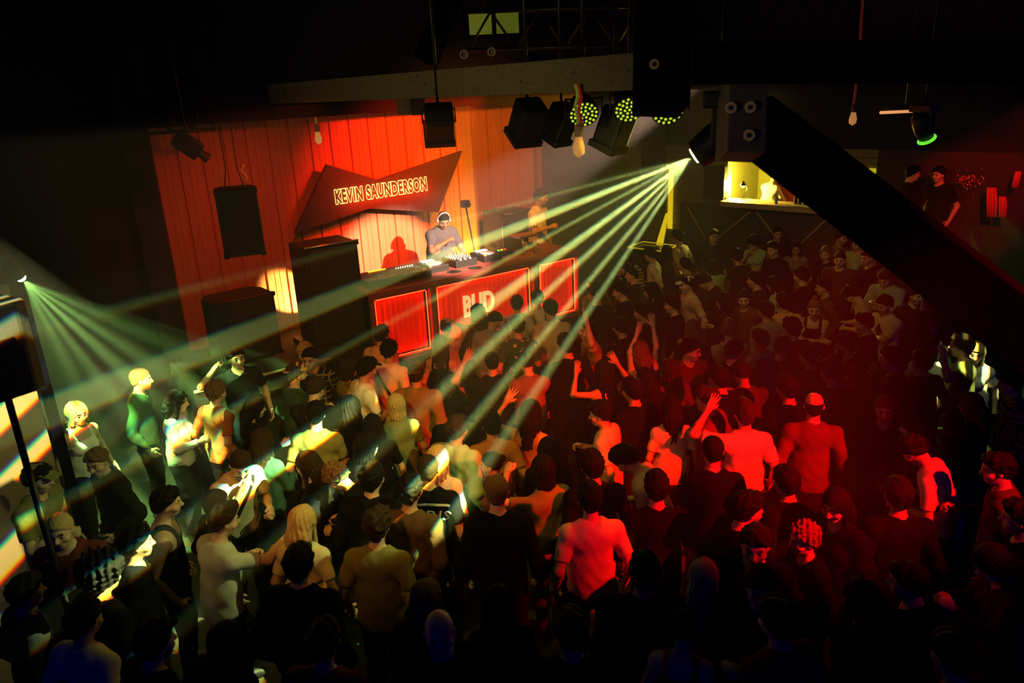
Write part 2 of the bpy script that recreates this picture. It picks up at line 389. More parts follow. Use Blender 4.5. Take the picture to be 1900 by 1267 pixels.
# hair, hats and beards in the head's own frame
def hair_mesh(style):
    k = ('h', style)
    if k in _mc: return _mc[k]
    rnd = random.Random(hash(style) % 1000 if False else sum(map(ord, style)))
    cap = lambda t, kk=.02: prim_ell((0, -.014, .032), (.079+t, .098+t, .090+t), None, kk)
    P = [cap(.010)]; amp, fr = .0025, 60; face = True; stripe = 0.0
    n = V3(0, .63, -.776)
    NP = prim_ell((0, -.050, -.042), (.066, .054, .054), None, .03)
    if style == 'buzz': P = [cap(.008)]; amp = .0012; fr = 150
    elif style == 'short': P = [cap(.017), prim_ell((0, .04, .10), (.06, .05, .028), None, .03), prim_ell((0, -.06, .02), (.07, .05, .07), None, .03)]; amp = .006; fr = 75
    elif style == 'quiff': P = [cap(.012), prim_ell((0, .055, .118), (.055, .045, .030), None, .03), prim_ell((0, 0, .12), (.06, .07, .025), None, .03)]; amp = .005
    elif style == 'messy': P = [cap(.022), prim_ell((.02, .05, .10), (.06, .05, .03), None, .03)]; amp = .010
    elif style == 'curly':
        P = [cap(.022)]; amp = .012; fr = 110
    elif style == 'afro':
        P = [prim_ell((0, -.02, .05), (.145, .145, .14), None, .02)]; amp = .014; fr = 90; n = V3(0, .75, -.66)
    elif style == 'bald': P = [cap(.004)]; amp = .001
    elif style in ('long', 'wavy', 'bob', 'pony', 'bun', 'topbun'):
        P = [cap(.018)]; stripe = .005
        if style == 'long' or style == 'wavy':
            L = .30 if style == 'long' else .27; M = np.diag([1, 1/.62, 1])
            P += [prim_cone((0, -.045, .0), (0, -.095, -.10), .088, .098, .04, M), prim_cone((0, -.095, -.10), (0, -.112, -L), .098, .060, .03, M)]
            P += [prim_cone((s*.070, .005, .01), (s*.082, .01, -.17), .026, .018, .03) for s in (-1, 1)]
            if style == 'wavy': amp = .010; fr = 55
        if style == 'bob':
            M = np.diag([1, 1/.75, 1]); P += [prim_cone((0, -.03, -.01), (0, -.045, -.10), .088, .092, .04, M)]
            P += [prim_cone((s*.070, .015, .01), (s*.078, .02, -.09), .026, .022, .03) for s in (-1, 1)]
        if style == 'pony': P = [cap(.006), prim_ell((0, -.115, .045), (.024, .024, .024), None, .015), prim_cone((0, -.125, .04), (0, -.155, -.20), .030, .016, .02)]
        if style == 'bun': P = [cap(.006), prim_ell((0, -.115, .06), (.040, .036, .038), None, .012)]
        if style == 'topbun': P = [cap(.006), prim_ell((0, -.04, .145), (.040, .040, .034), None, .012)]
    if style in ('short', 'quiff', 'messy', 'curly', 'bald'): P.append(NP)
    if style == 'buzz': P.append(prim_ell((0, -.048, -.035), (.062, .050, .048), None, .03))
    if style == 'beard':
        P = [prim_ell((0, .040, -.062), (.064, .060, .058), None, .02)]
    def post(p, d):
        d = d+amp*(np.sin(p[:, 0]*fr+2*np.sin(p[:, 2]*fr*.6))*np.sin(p[:, 2]*fr*.9+1.3*np.sin(p[:, 1]*fr*.7))+.5*np.sin(p[:, 1]*fr*1.3+p[:, 0]*fr*.8))
        if stripe:
            a = np.arctan2(p[:, 0], -p[:, 1]+.02); d = d+stripe*np.sin(a*26+3*np.sin(p[:, 2]*14))*.7
        if style == 'beard':
            return np.maximum(np.maximum(d, p[:, 2]+.045+.25*np.abs(p[:, 0])*0), .012-p[:, 1])
        cut = (p-V3(0, .086, .070))@n
        if style in ('long', 'wavy', 'bob'):
            fc = np.maximum(np.minimum(.062-np.abs(p[:, 0]), .2), 0*d-1)          # open face between the curtains
            front = np.minimum(np.minimum(.060-np.abs(p[:, 0])+(p[:, 2] > .05)*-.02, p[:, 1]-.015), .066-p[:, 2])
            d = np.maximum(d, front)
        else:
            low = (p[:, 1] < -.0) & False
            e = np.maximum(d, cut)
            if style in ('pony', 'bun', 'afro'): e = np.where(p[:, 1] < -.085, np.where(p[:, 2] > -.3, d, e), e)
            d = e
        if style == 'bald':
            d = np.maximum(d, (p[:, 2]-.035)+np.maximum(p[:, 1], -.1)*.0)
        return d
    _mc[k] = sdf_mesh('hair', P, .0075, post); return _mc[k]
def hat_mesh(style):
    k = ('hat', style)
    if k in _mc: return _mc[k]
    if style == 'beanie':
        P = [prim_ell((0, -.012, .045), (.092, .110, .105), None, .02), prim_cone((0, -.012, .045), (0, -.012, .055), .098, .096, .01, np.diag([1, 1/1.15, 1]))]
        n0 = V3(0, .25, -.97); o = V3(0, .06, .048)
        post = lambda p, d: np.maximum(d+.0015*np.sin(np.arctan2(p[:, 0], p[:, 1])*40), (p-o)@n0)
    else:
        P = [prim_ell((0, -.012, .040), (.089, .108, .100), None, .02)]
        P.append(prim_ell((0, .115, .048), (.072, .080, .007), rotm('x', -.18), .012))
        o = V3(0, .06, .044)
        post = lambda p, d: np.maximum(d, -(p[:, 2]-.038+.12*(p[:, 1] < 0)*(-p[:, 1])*.0))
    _mc[k] = sdf_mesh('hat', P, .0075, post); return _mc[k]
# ------------------------------------------------------------------ materials
_mats = {}
def s2l(c): return tuple((v/12.92 if v <= .04045 else ((v+.055)/1.055)**2.4) for v in c)
def mat(name, color, rough=.6, metal=0.0, bump=0.0, scale=40, var=.15, emit=None, es=1.0, kind=None, spec=.5, sheen=0.0, alpha=None, trans=0.0):
    key = (name, tuple(color), kind)
    if key in _mats: return _mats[key]
    m = bpy.data.materials.new(name); m.use_nodes = True; nt = m.node_tree; b = nt.nodes['Principled BSDF']
    N = nt.nodes.new; L = nt.links.new
    b.inputs['Roughness'].default_value = rough; b.inputs['Metallic'].default_value = metal
    b.inputs['Specular IOR Level'].default_value = spec
    if sheen: b.inputs['Sheen Weight'].default_value = sheen
    if trans: b.inputs['Transmission Weight'].default_value = trans
    tc = N('ShaderNodeTexCoord'); mp = N('ShaderNodeMapping'); L(tc.outputs['Object'], mp.inputs[0])
    nz = N('ShaderNodeTexNoise'); nz.inputs['Scale'].default_value = scale; nz.inputs['Detail'].default_value = 3; L(mp.outputs[0], nz.inputs['Vector'])
    c0 = tuple(max(0, v*(1-var)) for v in color)+(1,); c1 = tuple(min(1, v*(1+var)) for v in color)+(1,)
    mx = N('ShaderNodeMix'); mx.data_type = 'RGBA'; L(nz.outputs[0], mx.inputs['Factor']); mx.inputs[6].default_value = c0; mx.inputs[7].default_value = c1
    out = mx.outputs[2]
    def M(op, a, bb=None, cc=None):
        n = N('ShaderNodeMath'); n.operation = op
        for i, v in enumerate((a, bb, cc)):
            if v is None: continue
            if isinstance(v, (int, float)): n.inputs[i].default_value = v
            else: L(v, n.inputs[i])
        return n.outputs[0]
    sp = N('ShaderNodeSeparateXYZ'); L(tc.outputs['Object'], sp.inputs[0])
    if kind and kind[0] == 'stripes':      # horizontal stripes of a knitted top
        f = M('GREATER_THAN', M('FRACT', M('MULTIPLY', sp.outputs[2], kind[1])), kind[3] if len(kind) > 3 else .5)
        m2 = N('ShaderNodeMix'); m2.data_type = 'RGBA'; L(f, m2.inputs['Factor']); L(out, m2.inputs[6]); m2.inputs[7].default_value = kind[2]+(1,); out = m2.outputs[2]
    if kind and kind[0] == 'plaid':
        fx = M('LESS_THAN', M('FRACT', M('MULTIPLY', sp.outputs[0], kind[1])), .22); fz = M('LESS_THAN', M('FRACT', M('MULTIPLY', sp.outputs[2], kind[1])), .22)
        m2 = N('ShaderNodeMix'); m2.data_type = 'RGBA'; L(M('MAXIMUM', fx, fz), m2.inputs['Factor']); L(out, m2.inputs[6]); m2.inputs[7].default_value = kind[2]+(1,); out = m2.outputs[2]
    if kind and kind[0] == 'flowers':
        vo = N('ShaderNodeTexVoronoi'); vo.inputs['Scale'].default_value = kind[1]; L(tc.outputs['Object'], vo.inputs['Vector'])
        m2 = N('ShaderNodeMix'); m2.data_type = 'RGBA'; L(M('LESS_THAN', vo.outputs['Distance'], .22), m2.inputs['Factor']); L(out, m2.inputs[6]); m2.inputs[7].default_value = kind[2]+(1,); out = m2.outputs[2]
    if kind and kind[0] == 'streaks':      # grain of hair or timber along z
        mp.inputs['Scale'].default_value = kind[1]
    if kind and kind[0] == 'planks':
        fx = M('LESS_THAN', M('FRACT', M('MULTIPLY', sp.outputs[kind[2]], kind[1])), .06)
        m2 = N('ShaderNodeMix'); m2.data_type = 'RGBA'; L(fx, m2.inputs['Factor']); L(out, m2.inputs[6]); m2.inputs[7].default_value = tuple(v*.3 for v in color)+(1,); out = m2.outputs[2]
    L(out, b.inputs['Base Color'])
    if bump:
        bp = N('ShaderNodeBump'); bp.inputs['Strength'].default_value = bump; bp.inputs['Distance'].default_value = .01; L(nz.outputs[0], bp.inputs['Height']); L(bp.outputs[0], b.inputs['Normal'])
    if emit is not None:
        b.inputs['Emission Color'].default_value = tuple(emit)+(1,); b.inputs['Emission Strength'].default_value = es
    _mats[key] = m; return m
SKIN = {'l': (.62, .40, .30), 'm': (.50, .30, .21), 'd': (.20, .11, .07)}
HAIRC = {'k': (.006, .005, .007), 'b': (.03, .017, .011), 'lb': (.16, .09, .045), 'bl': (.50, .34, .16), 'g': (.25, .22, .20), 'r': (.18, .05, .02)}
CLOTH = {'white': (.78, .78, .76), 'black': (.006, .006, .012), 'char': (.018, .018, .024), 'char2': (.07, .065, .08), 'grey': (.26, .26, .27), 'lgrey': (.50, .50, .50), 'pink': (.66, .50, .47),
 'cream': (.70, .62, .46), 'mint': (.38, .60, .42), 'teal': (.05, .14, .14), 'olive': (.22, .21, .08), 'mauve': (.22, .12, .13), 'brown': (.10, .055, .03), 'rust': (.42, .19, .07),
 'tan': (.42, .32, .20), 'navy': (.02, .03, .08), 'maroon': (.13, .03, .03), 'green': (.04, .10, .05), 'orange': (.60, .22, .05), 'lblue': (.30, .40, .48), 'redc': (.45, .05, .04), 'peach': (.68, .44, .30)}
def skin(t): return mat('skin', SKIN[t], .5, bump=.1, scale=60, var=.06)
def hairm(c): return mat('hair', HAIRC[c], .7, spec=.12, bump=.6, scale=30, var=.5, kind=('streaks', (4, 4, .6)))
def cloth(c, kind=None, hoodrough=.85): return mat('cloth', CLOTH[c], .95, spec=.05, bump=.35, scale=25, var=.12, kind=kind, sheen=.0)

# ------------------------------------------------------------------ objects
def tagd(o, label=None, cat=None, group=None, kind=None):
    if label: o['label'] = label
    if cat: o['category'] = cat
    if group: o['group'] = group
    if kind: o['kind'] = kind
    return o
def empty(name, loc, rz=0.0, label=None, cat=None, group=None):
    o = bpy.data.objects.new(name, None); COL.objects.link(o); o.location = loc; o.rotation_euler = (0, 0, rz); o.empty_display_size = .1
    return tagd(o, label, cat, group)
def put(name, me, mats, parent=None, M=None):
    o = bpy.data.objects.new(name, me); COL.objects.link(o)
    if parent is not None: o.parent = parent
    if M is not None: o.matrix_local = M
    while len(me.materials) < len(mats): me.materials.append(None)
    for i, mm in enumerate(mats):
        o.material_slots[i].link = 'OBJECT'; o.material_slots[i].material = mm
    return o
NECKM = {}
def person(label, loc, rz, pose='stand', sex='m', hair='short', hc='k', top='tee', tc='black', sk='m', legs='trousers', lc='char', hat=None, hatc='black',
           hatback=False, scale=1.0, big=0.0, beard=False, mirror=False, kind=None, group=None, shoec='black', glasses=False):
    root = empty('person', loc, rz, label, 'person', group)
    sc = scale*(.945 if sex == 'f' else 1.0)
    root.scale = (-sc if mirror else sc, sc, sc)
    J = J_of(pose, sex)
    eye = mat('eye', (.02, .012, .01), .2, var=.1); lip = mat('lip', (.38, .14, .12), .5, var=.1)
    body = put('body', body_mesh(pose, sex, big), [skin(sk), eye, lip], root)
    put('top', top_mesh(pose, sex, top, big), [cloth(tc, kind)], root)
    put('trousers' if legs != 'skirt' else 'skirt', leg_mesh(pose, sex, legs), [cloth(lc)], root)
    for s in (-1, 1): put('shoe', shoe_mesh(sex, s), [mat('leather', CLOTH[shoec], .5, var=.1)], root)
    H = Matrix(J['Rh'].tolist()).to_4x4(); H.translation = Vector(J['H'])
    if hair: put('hair', hair_mesh(hair), [hairm(hc)], root, H)
    if beard: put('beard', hair_mesh('beard'), [hairm(hc)], root, H)
    if hat:
        Hh = H @ Matrix.Rotation(math.pi, 4, 'Z') if hatback else H
        put('cap' if hat == 'cap' else 'hat', hat_mesh(hat), [cloth(hatc)], root, Hh)
    root['_H'] = 0; del root['_H']
    return root, J, H
# ------------------------------------------------------------------ mesh helpers
class MB:
    def __init__(s): s.bm = bmesh.new()
    def box(s, c, h, R=None, bev=0.0):
        R = R or Matrix.Identity(3); c = Vector(c)
        vs = [s.bm.verts.new(c+R@Vector((x*h[0], y*h[1], z*h[2]))) for x in (-1, 1) for y in (-1, 1) for z in (-1, 1)]
        fs = [s.bm.faces.new([vs[i] for i in f]) for f in ((0, 1, 3, 2), (4, 6, 7, 5), (0, 4, 5, 1), (2, 3, 7, 6), (0, 2, 6, 4), (1, 5, 7, 3))]
        if bev: bmesh.ops.bevel(s.bm, geom=list({e for f in fs for e in f.edges}), offset=bev, segments=2, affect='EDGES', profile=.6)
        return s
    def tube(s, pts, r, n=10, cap=True, r2=None):
        pts = [Vector(p) for p in pts]; rings = []; up = None
        for i, p in enumerate(pts):
            t = (pts[min(i+1, len(pts)-1)]-pts[max(i-1, 0)]).normalized()
            if up is None or abs(up.dot(t)) > .98: up = Vector((0, 0, 1)) if abs(t.z) < .9 else Vector((1, 0, 0))
            a = t.cross(up).normalized(); b = t.cross(a).normalized()
            rr = r if r2 is None else r+(r2-r)*i/max(1, len(pts)-1)
            rings.append([s.bm.verts.new(p+(a*math.cos(k*2*math.pi/n)+b*math.sin(k*2*math.pi/n))*rr) for k in range(n)])
        for A, B in zip(rings, rings[1:]):
            for k in range(n): s.bm.faces.new((A[k], A[(k+1) % n], B[(k+1) % n], B[k])).smooth = True
        if cap: s.bm.faces.new(rings[0][::-1]); s.bm.faces.new(rings[-1])
        return s
    def lathe(s, prof, c, ax=(0, 0, 1), n=20):
        q = Vector(ax).to_track_quat('Z', 'Y').to_matrix(); c = Vector(c); rings = []
        for r, z in prof: rings.append([s.bm.verts.new(c+q@Vector((max(r, 1e-4)*math.cos(k*2*math.pi/n), max(r, 1e-4)*math.sin(k*2*math.pi/n), z))) for k in range(n)])
        for A, B in zip(rings, rings[1:]):
            for k in range(n): s.bm.faces.new((A[k], A[(k+1) % n], B[(k+1) % n], B[k]))
        s.bm.faces.new(rings[0][::-1]); s.bm.faces.new(rings[-1]); return s
    def prism(s, poly, d):
        """outline (list of points) pushed along d"""
        a = [s.bm.verts.new(Vector(p)) for p in poly]; b = [s.bm.verts.new(Vector(p)+Vector(d)) for p in poly]
        s.bm.faces.new(a[::-1]); s.bm.faces.new(b)
        for i in range(len(a)): s.bm.faces.new((a[i], a[(i+1) % len(a)], b[(i+1) % len(a)], b[i]))
        return s
    def make(s, name, m, parent=None, smooth=False, inv=True):
        bmesh.ops.recalc_face_normals(s.bm, faces=s.bm.faces)
        me = bpy.data.meshes.new(name); s.bm.to_mesh(me); s.bm.free()
        if smooth:
            for p in me.polygons: p.use_smooth = True
        me.materials.append(m)
        o = bpy.data.objects.new(name, me); COL.objects.link(o)
        if parent is not None: o.parent = parent
        return o
RU = Matrix((U, V, Z)).transposed()       # local x along the booth, y into the stage
def S(o): return tagd(o, kind='structure')
TIMB = mat('old_timber', (.15, .12, .08), .8, bump=.5, scale=6, var=.5, kind=('streaks', (1, 6, 6)))
TIMD = mat('dark_timber', (.0016, .0016, .011), .95, spec=.02, bump=.3, scale=8, var=.3)
BLK = mat('black_plastic', (.012, .012, .013), .5, bump=.15, scale=80, var=.2)
BLKM = mat('black_metal', (.02, .02, .022), .42, metal=.6, var=.2)
STEEL = mat('steel', (.35, .35, .36), .35, metal=1.0, var=.1)
FELT = mat('speaker_grille', (.014, .013, .014), .75, bump=.6, scale=160, var=.4)
BLKPAINT = mat('black_paint', (.02, .018, .016), .7, bump=.2, scale=12, var=.3)
BRASS = mat('brass', (.85, .62, .28), .5, metal=.0, var=.2)
# ------------------------------------------------------------------ shell
WV = 2.5
S(MB().box((1, 7, -.05), (14, 13, .05)).make('floor', mat('floor_concrete', (.045, .043, .04), .55, bump=.15, scale=3, var=.35)))
S(MB().box((1, 8, 6.35), (14, 12, .05)).make('ceiling', mat('ceiling_boards', (.008, .008, .04), .95, bump=.3, scale=3, var=.4, kind=('planks', 4.0, 0))))
def wallpanel():   # trapezoid profiled sheet: ribs with grooves
    b = MB(); u0, u1 = -1.85, 4.5; n = int((u1-u0)/.31)
    prof = []
    for i in range(n+1):
        u = u0+i*(u1-u0)/n
        prof += [(u, .0), (u+.012, .03), (u+.030, .03), (u+.042, .0), (u+.14, .0), (u+.147, .007), (u+.155, .0), (u+.22, .0), (u+.227, .007), (u+.235, .0)]
    prof.append((u1+.05, 0)); prof += [(u1+.05, .12), (u0, .12)]
    return b.prism([bv(u, WV+v, 0) for u, v in prof], Z*6.3)
S(wallpanel().make('wall_back', mat('ribbed_panelling', (.56, .17, .07), .55, bump=.12, scale=4, var=.12, kind=('streaks', (3, 3, .3)))))
S(MB().box(bv(6.35, WV+.11, 3.15), (1.8, .05, 3.15), RU).make('wall_back_right', mat('dark_wall', (.07, .055, .045), .8, bump=.3, scale=5, var=.3)))
CN = on_plane(1240, 300, bv(0, WV), V); CN.z = 0
BD = Vector((.743, -.669, 0)).normalized(); BN = Vector((-BD.y, BD.x, 0))          # along the bar wall / into the bar
RB = Matrix((BD, BN, Z)).transposed()
def bb(s, n, z=0.0): return CN+BD*s+BN*n+Z*z
BRICK = mat('painted_block', (.20, .17, .11), .8, bump=.4, scale=7, var=.25, kind=('planks', 4.0, 2))
def barbox(name, s0, s1, n0, n1, z0, z1, m, parent=None): return MB().box(bb((s0+s1)/2, (n0+n1)/2, (z0+z1)/2), ((s1-s0)/2, (n1-n0)/2, (z1-z0)/2), RB).make(name, m, parent)
S(barbox('wall_bar_left', -.05, 1.33, 0, .2, 0, 3.15, BRICK)); S(barbox('wall_bar_below', 1.33, 4.1, 0, .2, 0, 2.02, BRICK))
S(barbox('wall_bar_right', 4.1, 8.5, 0, .2, 0, 3.15, mat('dark_brick', (.05, .03, .035), .85, bump=.4, scale=6, var=.3, kind=('planks', 5.0, 2))))
S(barbox('wall_bar_above', 1.33, 4.1, 0, .2, 2.87, 3.15, BRICK))
S(barbox('wall_gallery', -.05, 8.5, -.02, .18, 3.15, 6.3, mat('gallery_black', (.008, .008, .035), .9, bump=.2, scale=4, var=.3)))
S(barbox('wall_bar_room', 1.0, 5.0, 2.2, 2.3, 0, 3.2, mat('bar_room_paint', (.55, .50, .12), .8, bump=.2, scale=5, var=.15)))
S(barbox('floor_bar_room', .9, 4.9, .2, 2.2, .80, .90, BLKPAINT)); S(barbox('ceiling_bar_room', .9, 4.9, .2, 2.2, 3.15, 3.25, BLKPAINT))
S(barbox('wall_bar_room_left', .9, 1.0, .2, 2.2, 0, 3.2, mat('bar_room_paint', (.55, .50, .12), .8, bump=.2, scale=5, var=.15)))
RED = mat('red_cladding', (.50, .07, .03), .5, bump=.2, scale=8, var=.15, kind=('planks', 6.0, 0))
RPART = barbox('red_partition', 1.95, 2.55, .75, .82, 1.1, 3.1, RED); tagd(RPART, 'upright red ribbed partition inside the bar hatch', 'partition')
sill = barbox('bar_counter', 1.33, 4.2, -.28, .22, 2.02, 2.12, mat('pale_counter', (.45, .36, .22), .5, bump=.15, scale=8, var=.15)); tagd(sill, 'pale counter running along the lit bar hatch', 'counter')
# dark board with zigzag battens under the hatch
bd = empty('zigzag_board', bb(.33, -.06, 0), math.atan2(BD.y, BD.x), 'dark board with pale zigzag battens below the bar hatch', 'board')
MB().box((2.2, .02, 1.25), (2.2, .02, .74)).make('board', mat('board_dark', (.05, .048, .04), .8, bump=.2, scale=6, var=.2), bd)
BAT = mat('pale_batten', (.50, .42, .22), .6, var=.15)
for i, (a, b) in enumerate(((.18, .62), (1.55, .85), (1.68, 2.25), (3.05, 2.5), (3.25, 3.8))):
    MB().tube([(a, -.02, 1.93), (b, -.02, 1.30)], .018, 6).make('batten', BAT, bd)
# left side: side wall, partition with the bright stripes, black post carrying the left moving head
def wallq(name, pa, pb, z0, z1, m, th=.12):
    pa, pb = Vector((pa[0], pa[1], 0)), Vector((pb[0], pb[1], 0)); d = (pb-pa).normalized(); n = Vector((-d.y, d.x, 0))
    return S(MB().prism([pa+Z*z0, pb+Z*z0, pb+n*th+Z*z0, pa+n*th+Z*z0], Z*(z1-z0)).make(name, m))
DKB = mat('dark_brown_wall', (.005, .003, .010), .85, bump=.3, scale=4, var=.3)
WL = bv(-1.9, WV+.1)
wallq('wall_left', (-8.6, 5.6), (WL.x-.25, WL.y-.1), 0, 6.3, DKB)
S(MB().box(bv(3.6, WV-.15, 5.25), (5.6, .45, 1.05), RU).make('wall_bulkhead', mat('bulkhead_black', (.006, .005, .016), .9, var=.2)))
MB().box((WL.x-.05, WL.y-.12, 3.15), (.17, .10, 3.15), RU).make('trim_1', mat('navy_paint', (.01, .01, .02), .8, var=.2))['kind'] = 'structure'
LP = at_d(28, 503, 6.9)
PB = Vector((LP.x, LP.y, 0))
wallq('wall_partition', (PB.x-1.35, PB.y-1.15), (PB.x-.06, PB.y-.05), 0, LP.z-.1, mat('brown_partition', (.30, .20, .12), .7, bump=.2, scale=5, var=.15))
tagd(MB().box(PB+Z*(LP.z/2-.12), (.05, .05, LP.z/2-.12), RU).make('post', TIMD), 'slim black post at the end of the striped partition', 'post')

# ------------------------------------------------------------------ stage, booth
S(MB().box(bv(1.6, 1.18, STAGE_Z/2), (3.6, 1.28, STAGE_Z/2), RU).make('stage', BLKPAINT))
BZ = 2.05
booth = empty('dj_booth', bv(0, 0, STAGE_Z), UA, 'long black booth with glowing red corrugated front panels', 'booth')
BP = mat('booth_paint', (.30, .07, .055), .45, bump=.15, scale=10, var=.25)
LU = 3.46
MB().box((LU/2, .38, .985), (LU/2+.03, .41, .022)).box((LU/2, -.015, .975), (LU/2+.03, .02, .035)).make('counter_top', BP, booth)
MB().box((LU/2, .76, .48), (LU/2, .02, .48)).box((LU/2, .12, .48), (LU/2, .012, .48)).make('back_panel', BLKPAINT, booth)
PAN = [(.0, .84), (.93, 2.57), (2.70, 3.44)]
fr = MB()
for u in (.0, .885, 2.635, 3.46): fr.box((u, .02, .48), (.035 if 0 < u < 3 else .022, .04, .48))
fr.box((LU/2, .02, .935), (LU/2, .04, .022)); fr.box((LU/2, .02, .03), (LU/2, .04, .03)); fr.make('frame', BP, booth)
CORR = mat('red_corrugated_sheet', (.80, .05, .03), .35, bump=.05, scale=30, var=.06, emit=(1.0, .004, .0), es=.28, kind=('corr',))  # weak emission stands in for light coming through the sheet
TUBE = mat('red_led_tube', (.9, .1, .06), .4, emit=(1.0, .022, .004), es=15.0)
for a, b in PAN:
    w0, w1 = a+.05, b-.05; n = int(round((w1-w0)/.0095)); prof = []
    for i in range(n+1):
        x = w0+(w1-w0)*i/n; prof.append((x, .046+.028*abs(math.sin(math.pi*(x-w0)/.078))+.002*math.cos(i*math.pi)))
    poly = [(x, y, .085) for x, y in prof]+[(x, y+.006, .085) for x, y in reversed(prof)]
    o = MB().prism(poly, (0, 0, .80)).make('corrugated_panel', CORR, booth)
    for x in (w0-.012, w1+.008): MB().tube([(x, .01, .09), (x, .01, .88)], .006, 8).make('led_tube', TUBE, booth)
    for z_ in (.075, .895): MB().tube([(w0, .012, z_), (w1, .012, z_)], .005, 8).make('led_tube', TUBE, booth)
# the booth's letters, thick boards on the middle panel
def text_mesh(body, size, ext, bold=0.0, outline=0.0, xs=1.0, spacing=1.0):
    cu = bpy.data.curves.new('t', 'FONT'); cu.body = body; cu.size = size; cu.extrude = ext; cu.offset = bold; cu.space_character = spacing; cu.resolution_u = 4
    if outline: cu.fill_mode = 'NONE'; cu.bevel_depth = outline; cu.bevel_resolution = 1; cu.extrude = 0
    to = bpy.data.objects.new('t', cu); COL.objects.link(to); bpy.context.view_layer.update()
    me = bpy.data.meshes.new_from_object(to.evaluated_get(bpy.context.evaluated_depsgraph_get())); bpy.data.objects.remove(to)
    xs_ = [v.co.x for v in me.vertices]; x0 = min(xs_)
    for v in me.vertices: v.co.x = (v.co.x-x0)*xs
    me.materials.clear(); return me
me = text_mesh('BUD', .42, .012, .012, 0, .62, 1.02)
sg = put('booth_lettering', me, [mat('letter_face', (.85, .72, .45), .5, emit=(1.0, .62, .22), es=.85)], booth, Matrix.Translation((1.36, -.012, .40))@Matrix.Rotation(math.pi/2, 4, 'X'))
# neon name sign on its bow tie board
SP = bv(0, WV-.30)
def sp(x, y): return on_plane(x, y, SP, V)
sign = empty('name_sign', SP+Z*2.6+U*1.4, UA, 'dark bow tie shaped board with a glowing outlined name above the booth', 'sign')
def tosign(p): q = p-sign.location; return Vector((q.dot(U), q.dot(V), q.z))
poly = [tosign(sp(*p)) for p in ((547, 433), (607, 305), (702, 334), (858, 280), (814, 394), (685, 387))]
MB().prism(poly, (0, .07, 0)).make('sign_board', mat('sign_board', (.055, .030, .026), .6, bump=.15, scale=5, var=.2), sign)
pa, pb = tosign(sp(622, 377)), tosign(sp(792, 351)); w = (pb-pa).length
me = text_mesh('KEVIN SAUNDERSON', .30, 0, .020, .0055, 1.0, 1.12)
xm = max(v.co.x for v in me.vertices); ym = max(v.co.y for v in me.vertices)
hh = (tosign(sp(622, 351))-pa).length
for v in me.vertices: v.co.x *= w/xm; v.co.y *= hh/ym
ang = math.atan2(pb.z-pa.z, (pb-pa).x)
NEON = mat('neon', (1, .6, .3), .4, emit=(1.0, .50, .13), es=3.2)
put('neon_name', me, [NEON], sign, Matrix.Translation(pa+Vector((0, -.02, 0)))@Matrix.Rotation(-ang, 4, 'Y')@Matrix.Rotation(math.pi/2, 4, 'X'))
lamp('neon_glow', 'AREA', SP-V*.16+U*1.5+Z*2.93, 11, (1.0, .03, .008), SP+V*.2+U*1.5+Z*2.93, shape='RECTANGLE', size=1.5, size_y=.18)

# ------------------------------------------------------------------ loudspeakers and cases
def cabinet(name, label, loc, w, d, h, rz, cat='loudspeaker', chamfer=.0, grille=True, corners=True, handles=True, group=None, m=None):
    r = empty(name, loc, rz, label, cat, group)
    c = chamfer
    pl = [(-w/2, -d/2, 0), (w/2, -d/2, 0), (w/2, d/2-c*1.6, 0), (w/2-c, d/2, 0), (-w/2+c, d/2, 0), (-w/2, d/2-c*1.6, 0)] if c else [(-w/2, -d/2, 0), (w/2, -d/2, 0), (w/2, d/2, 0), (-w/2, d/2, 0)]
    b = MB().prism(pl, (0, 0, h)); bmesh.ops.bevel(b.bm, geom=list(b.bm.edges), offset=.012, segments=1, affect='EDGES')
    b.make('cabinet_body', m or BLK, r)
    if grille: MB().box((0, -d/2-.008, h/2), (w/2-.03, .012, h/2-.03), bev=.006).make('grille', FELT, r)
    if corners: 
        for x in (-1, 1):
            for zz in (0, 1): MB().box((x*(w/2-.02), -d/2-.002, .02+zz*(h-.04)), (.026, .03, .026), bev=.006).make('corner_guard', BLKM, r)
    if handles:
        for x in (-1, 1): MB().box((x*(w/2+.004), 0, h*.6), (.012, .07, .035), bev=.008).make('handle', BLKM, r)
    return r
# two boxes of the left stack, then the low one at the far left
pS = at_d(645, 530, 9.75); pS = on_plane(643, 560, bv(0, .55), V)
st = cabinet('loudspeaker', 'tall upper cabinet of the dark stack left of the booth', bv(-.28, .75, 1.35), .72, .6, 1.32, UA)
MB().tube([(-.37, -.31, 1.33), (.37, -.31, 1.33)], .014, 8).make('edge_rail', mat('pink_aluminium', (.6, .5, .5), .35, metal=.9), st)
cabinet('subwoofer', 'wide bottom cabinet of the dark stack left of the booth', bv(-.28, .75, 0.0), .9, .75, 1.35, UA)
cabinet('monitor_loudspeaker', 'dark loudspeaker standing on the platform before the orange wall glow', bv(-1.45, .95, 1.32), .80, .55, .82, UA+.1, chamfer=.1)
tb = empty('side_platform', bv(-1.45, .8, 0), UA, 'low black platform with a pale front edge left of the stage', 'platform')
MB().box((0, 0, .64), (.85, .62, .64)).make('deck', BLKPAINT, tb); MB().tube([(-.85, -.64, 1.27), (.85, -.64, 1.27)], .02, 8).make('edge_strip', mat('pale_edge', (.45, .32, .22), .6), tb)
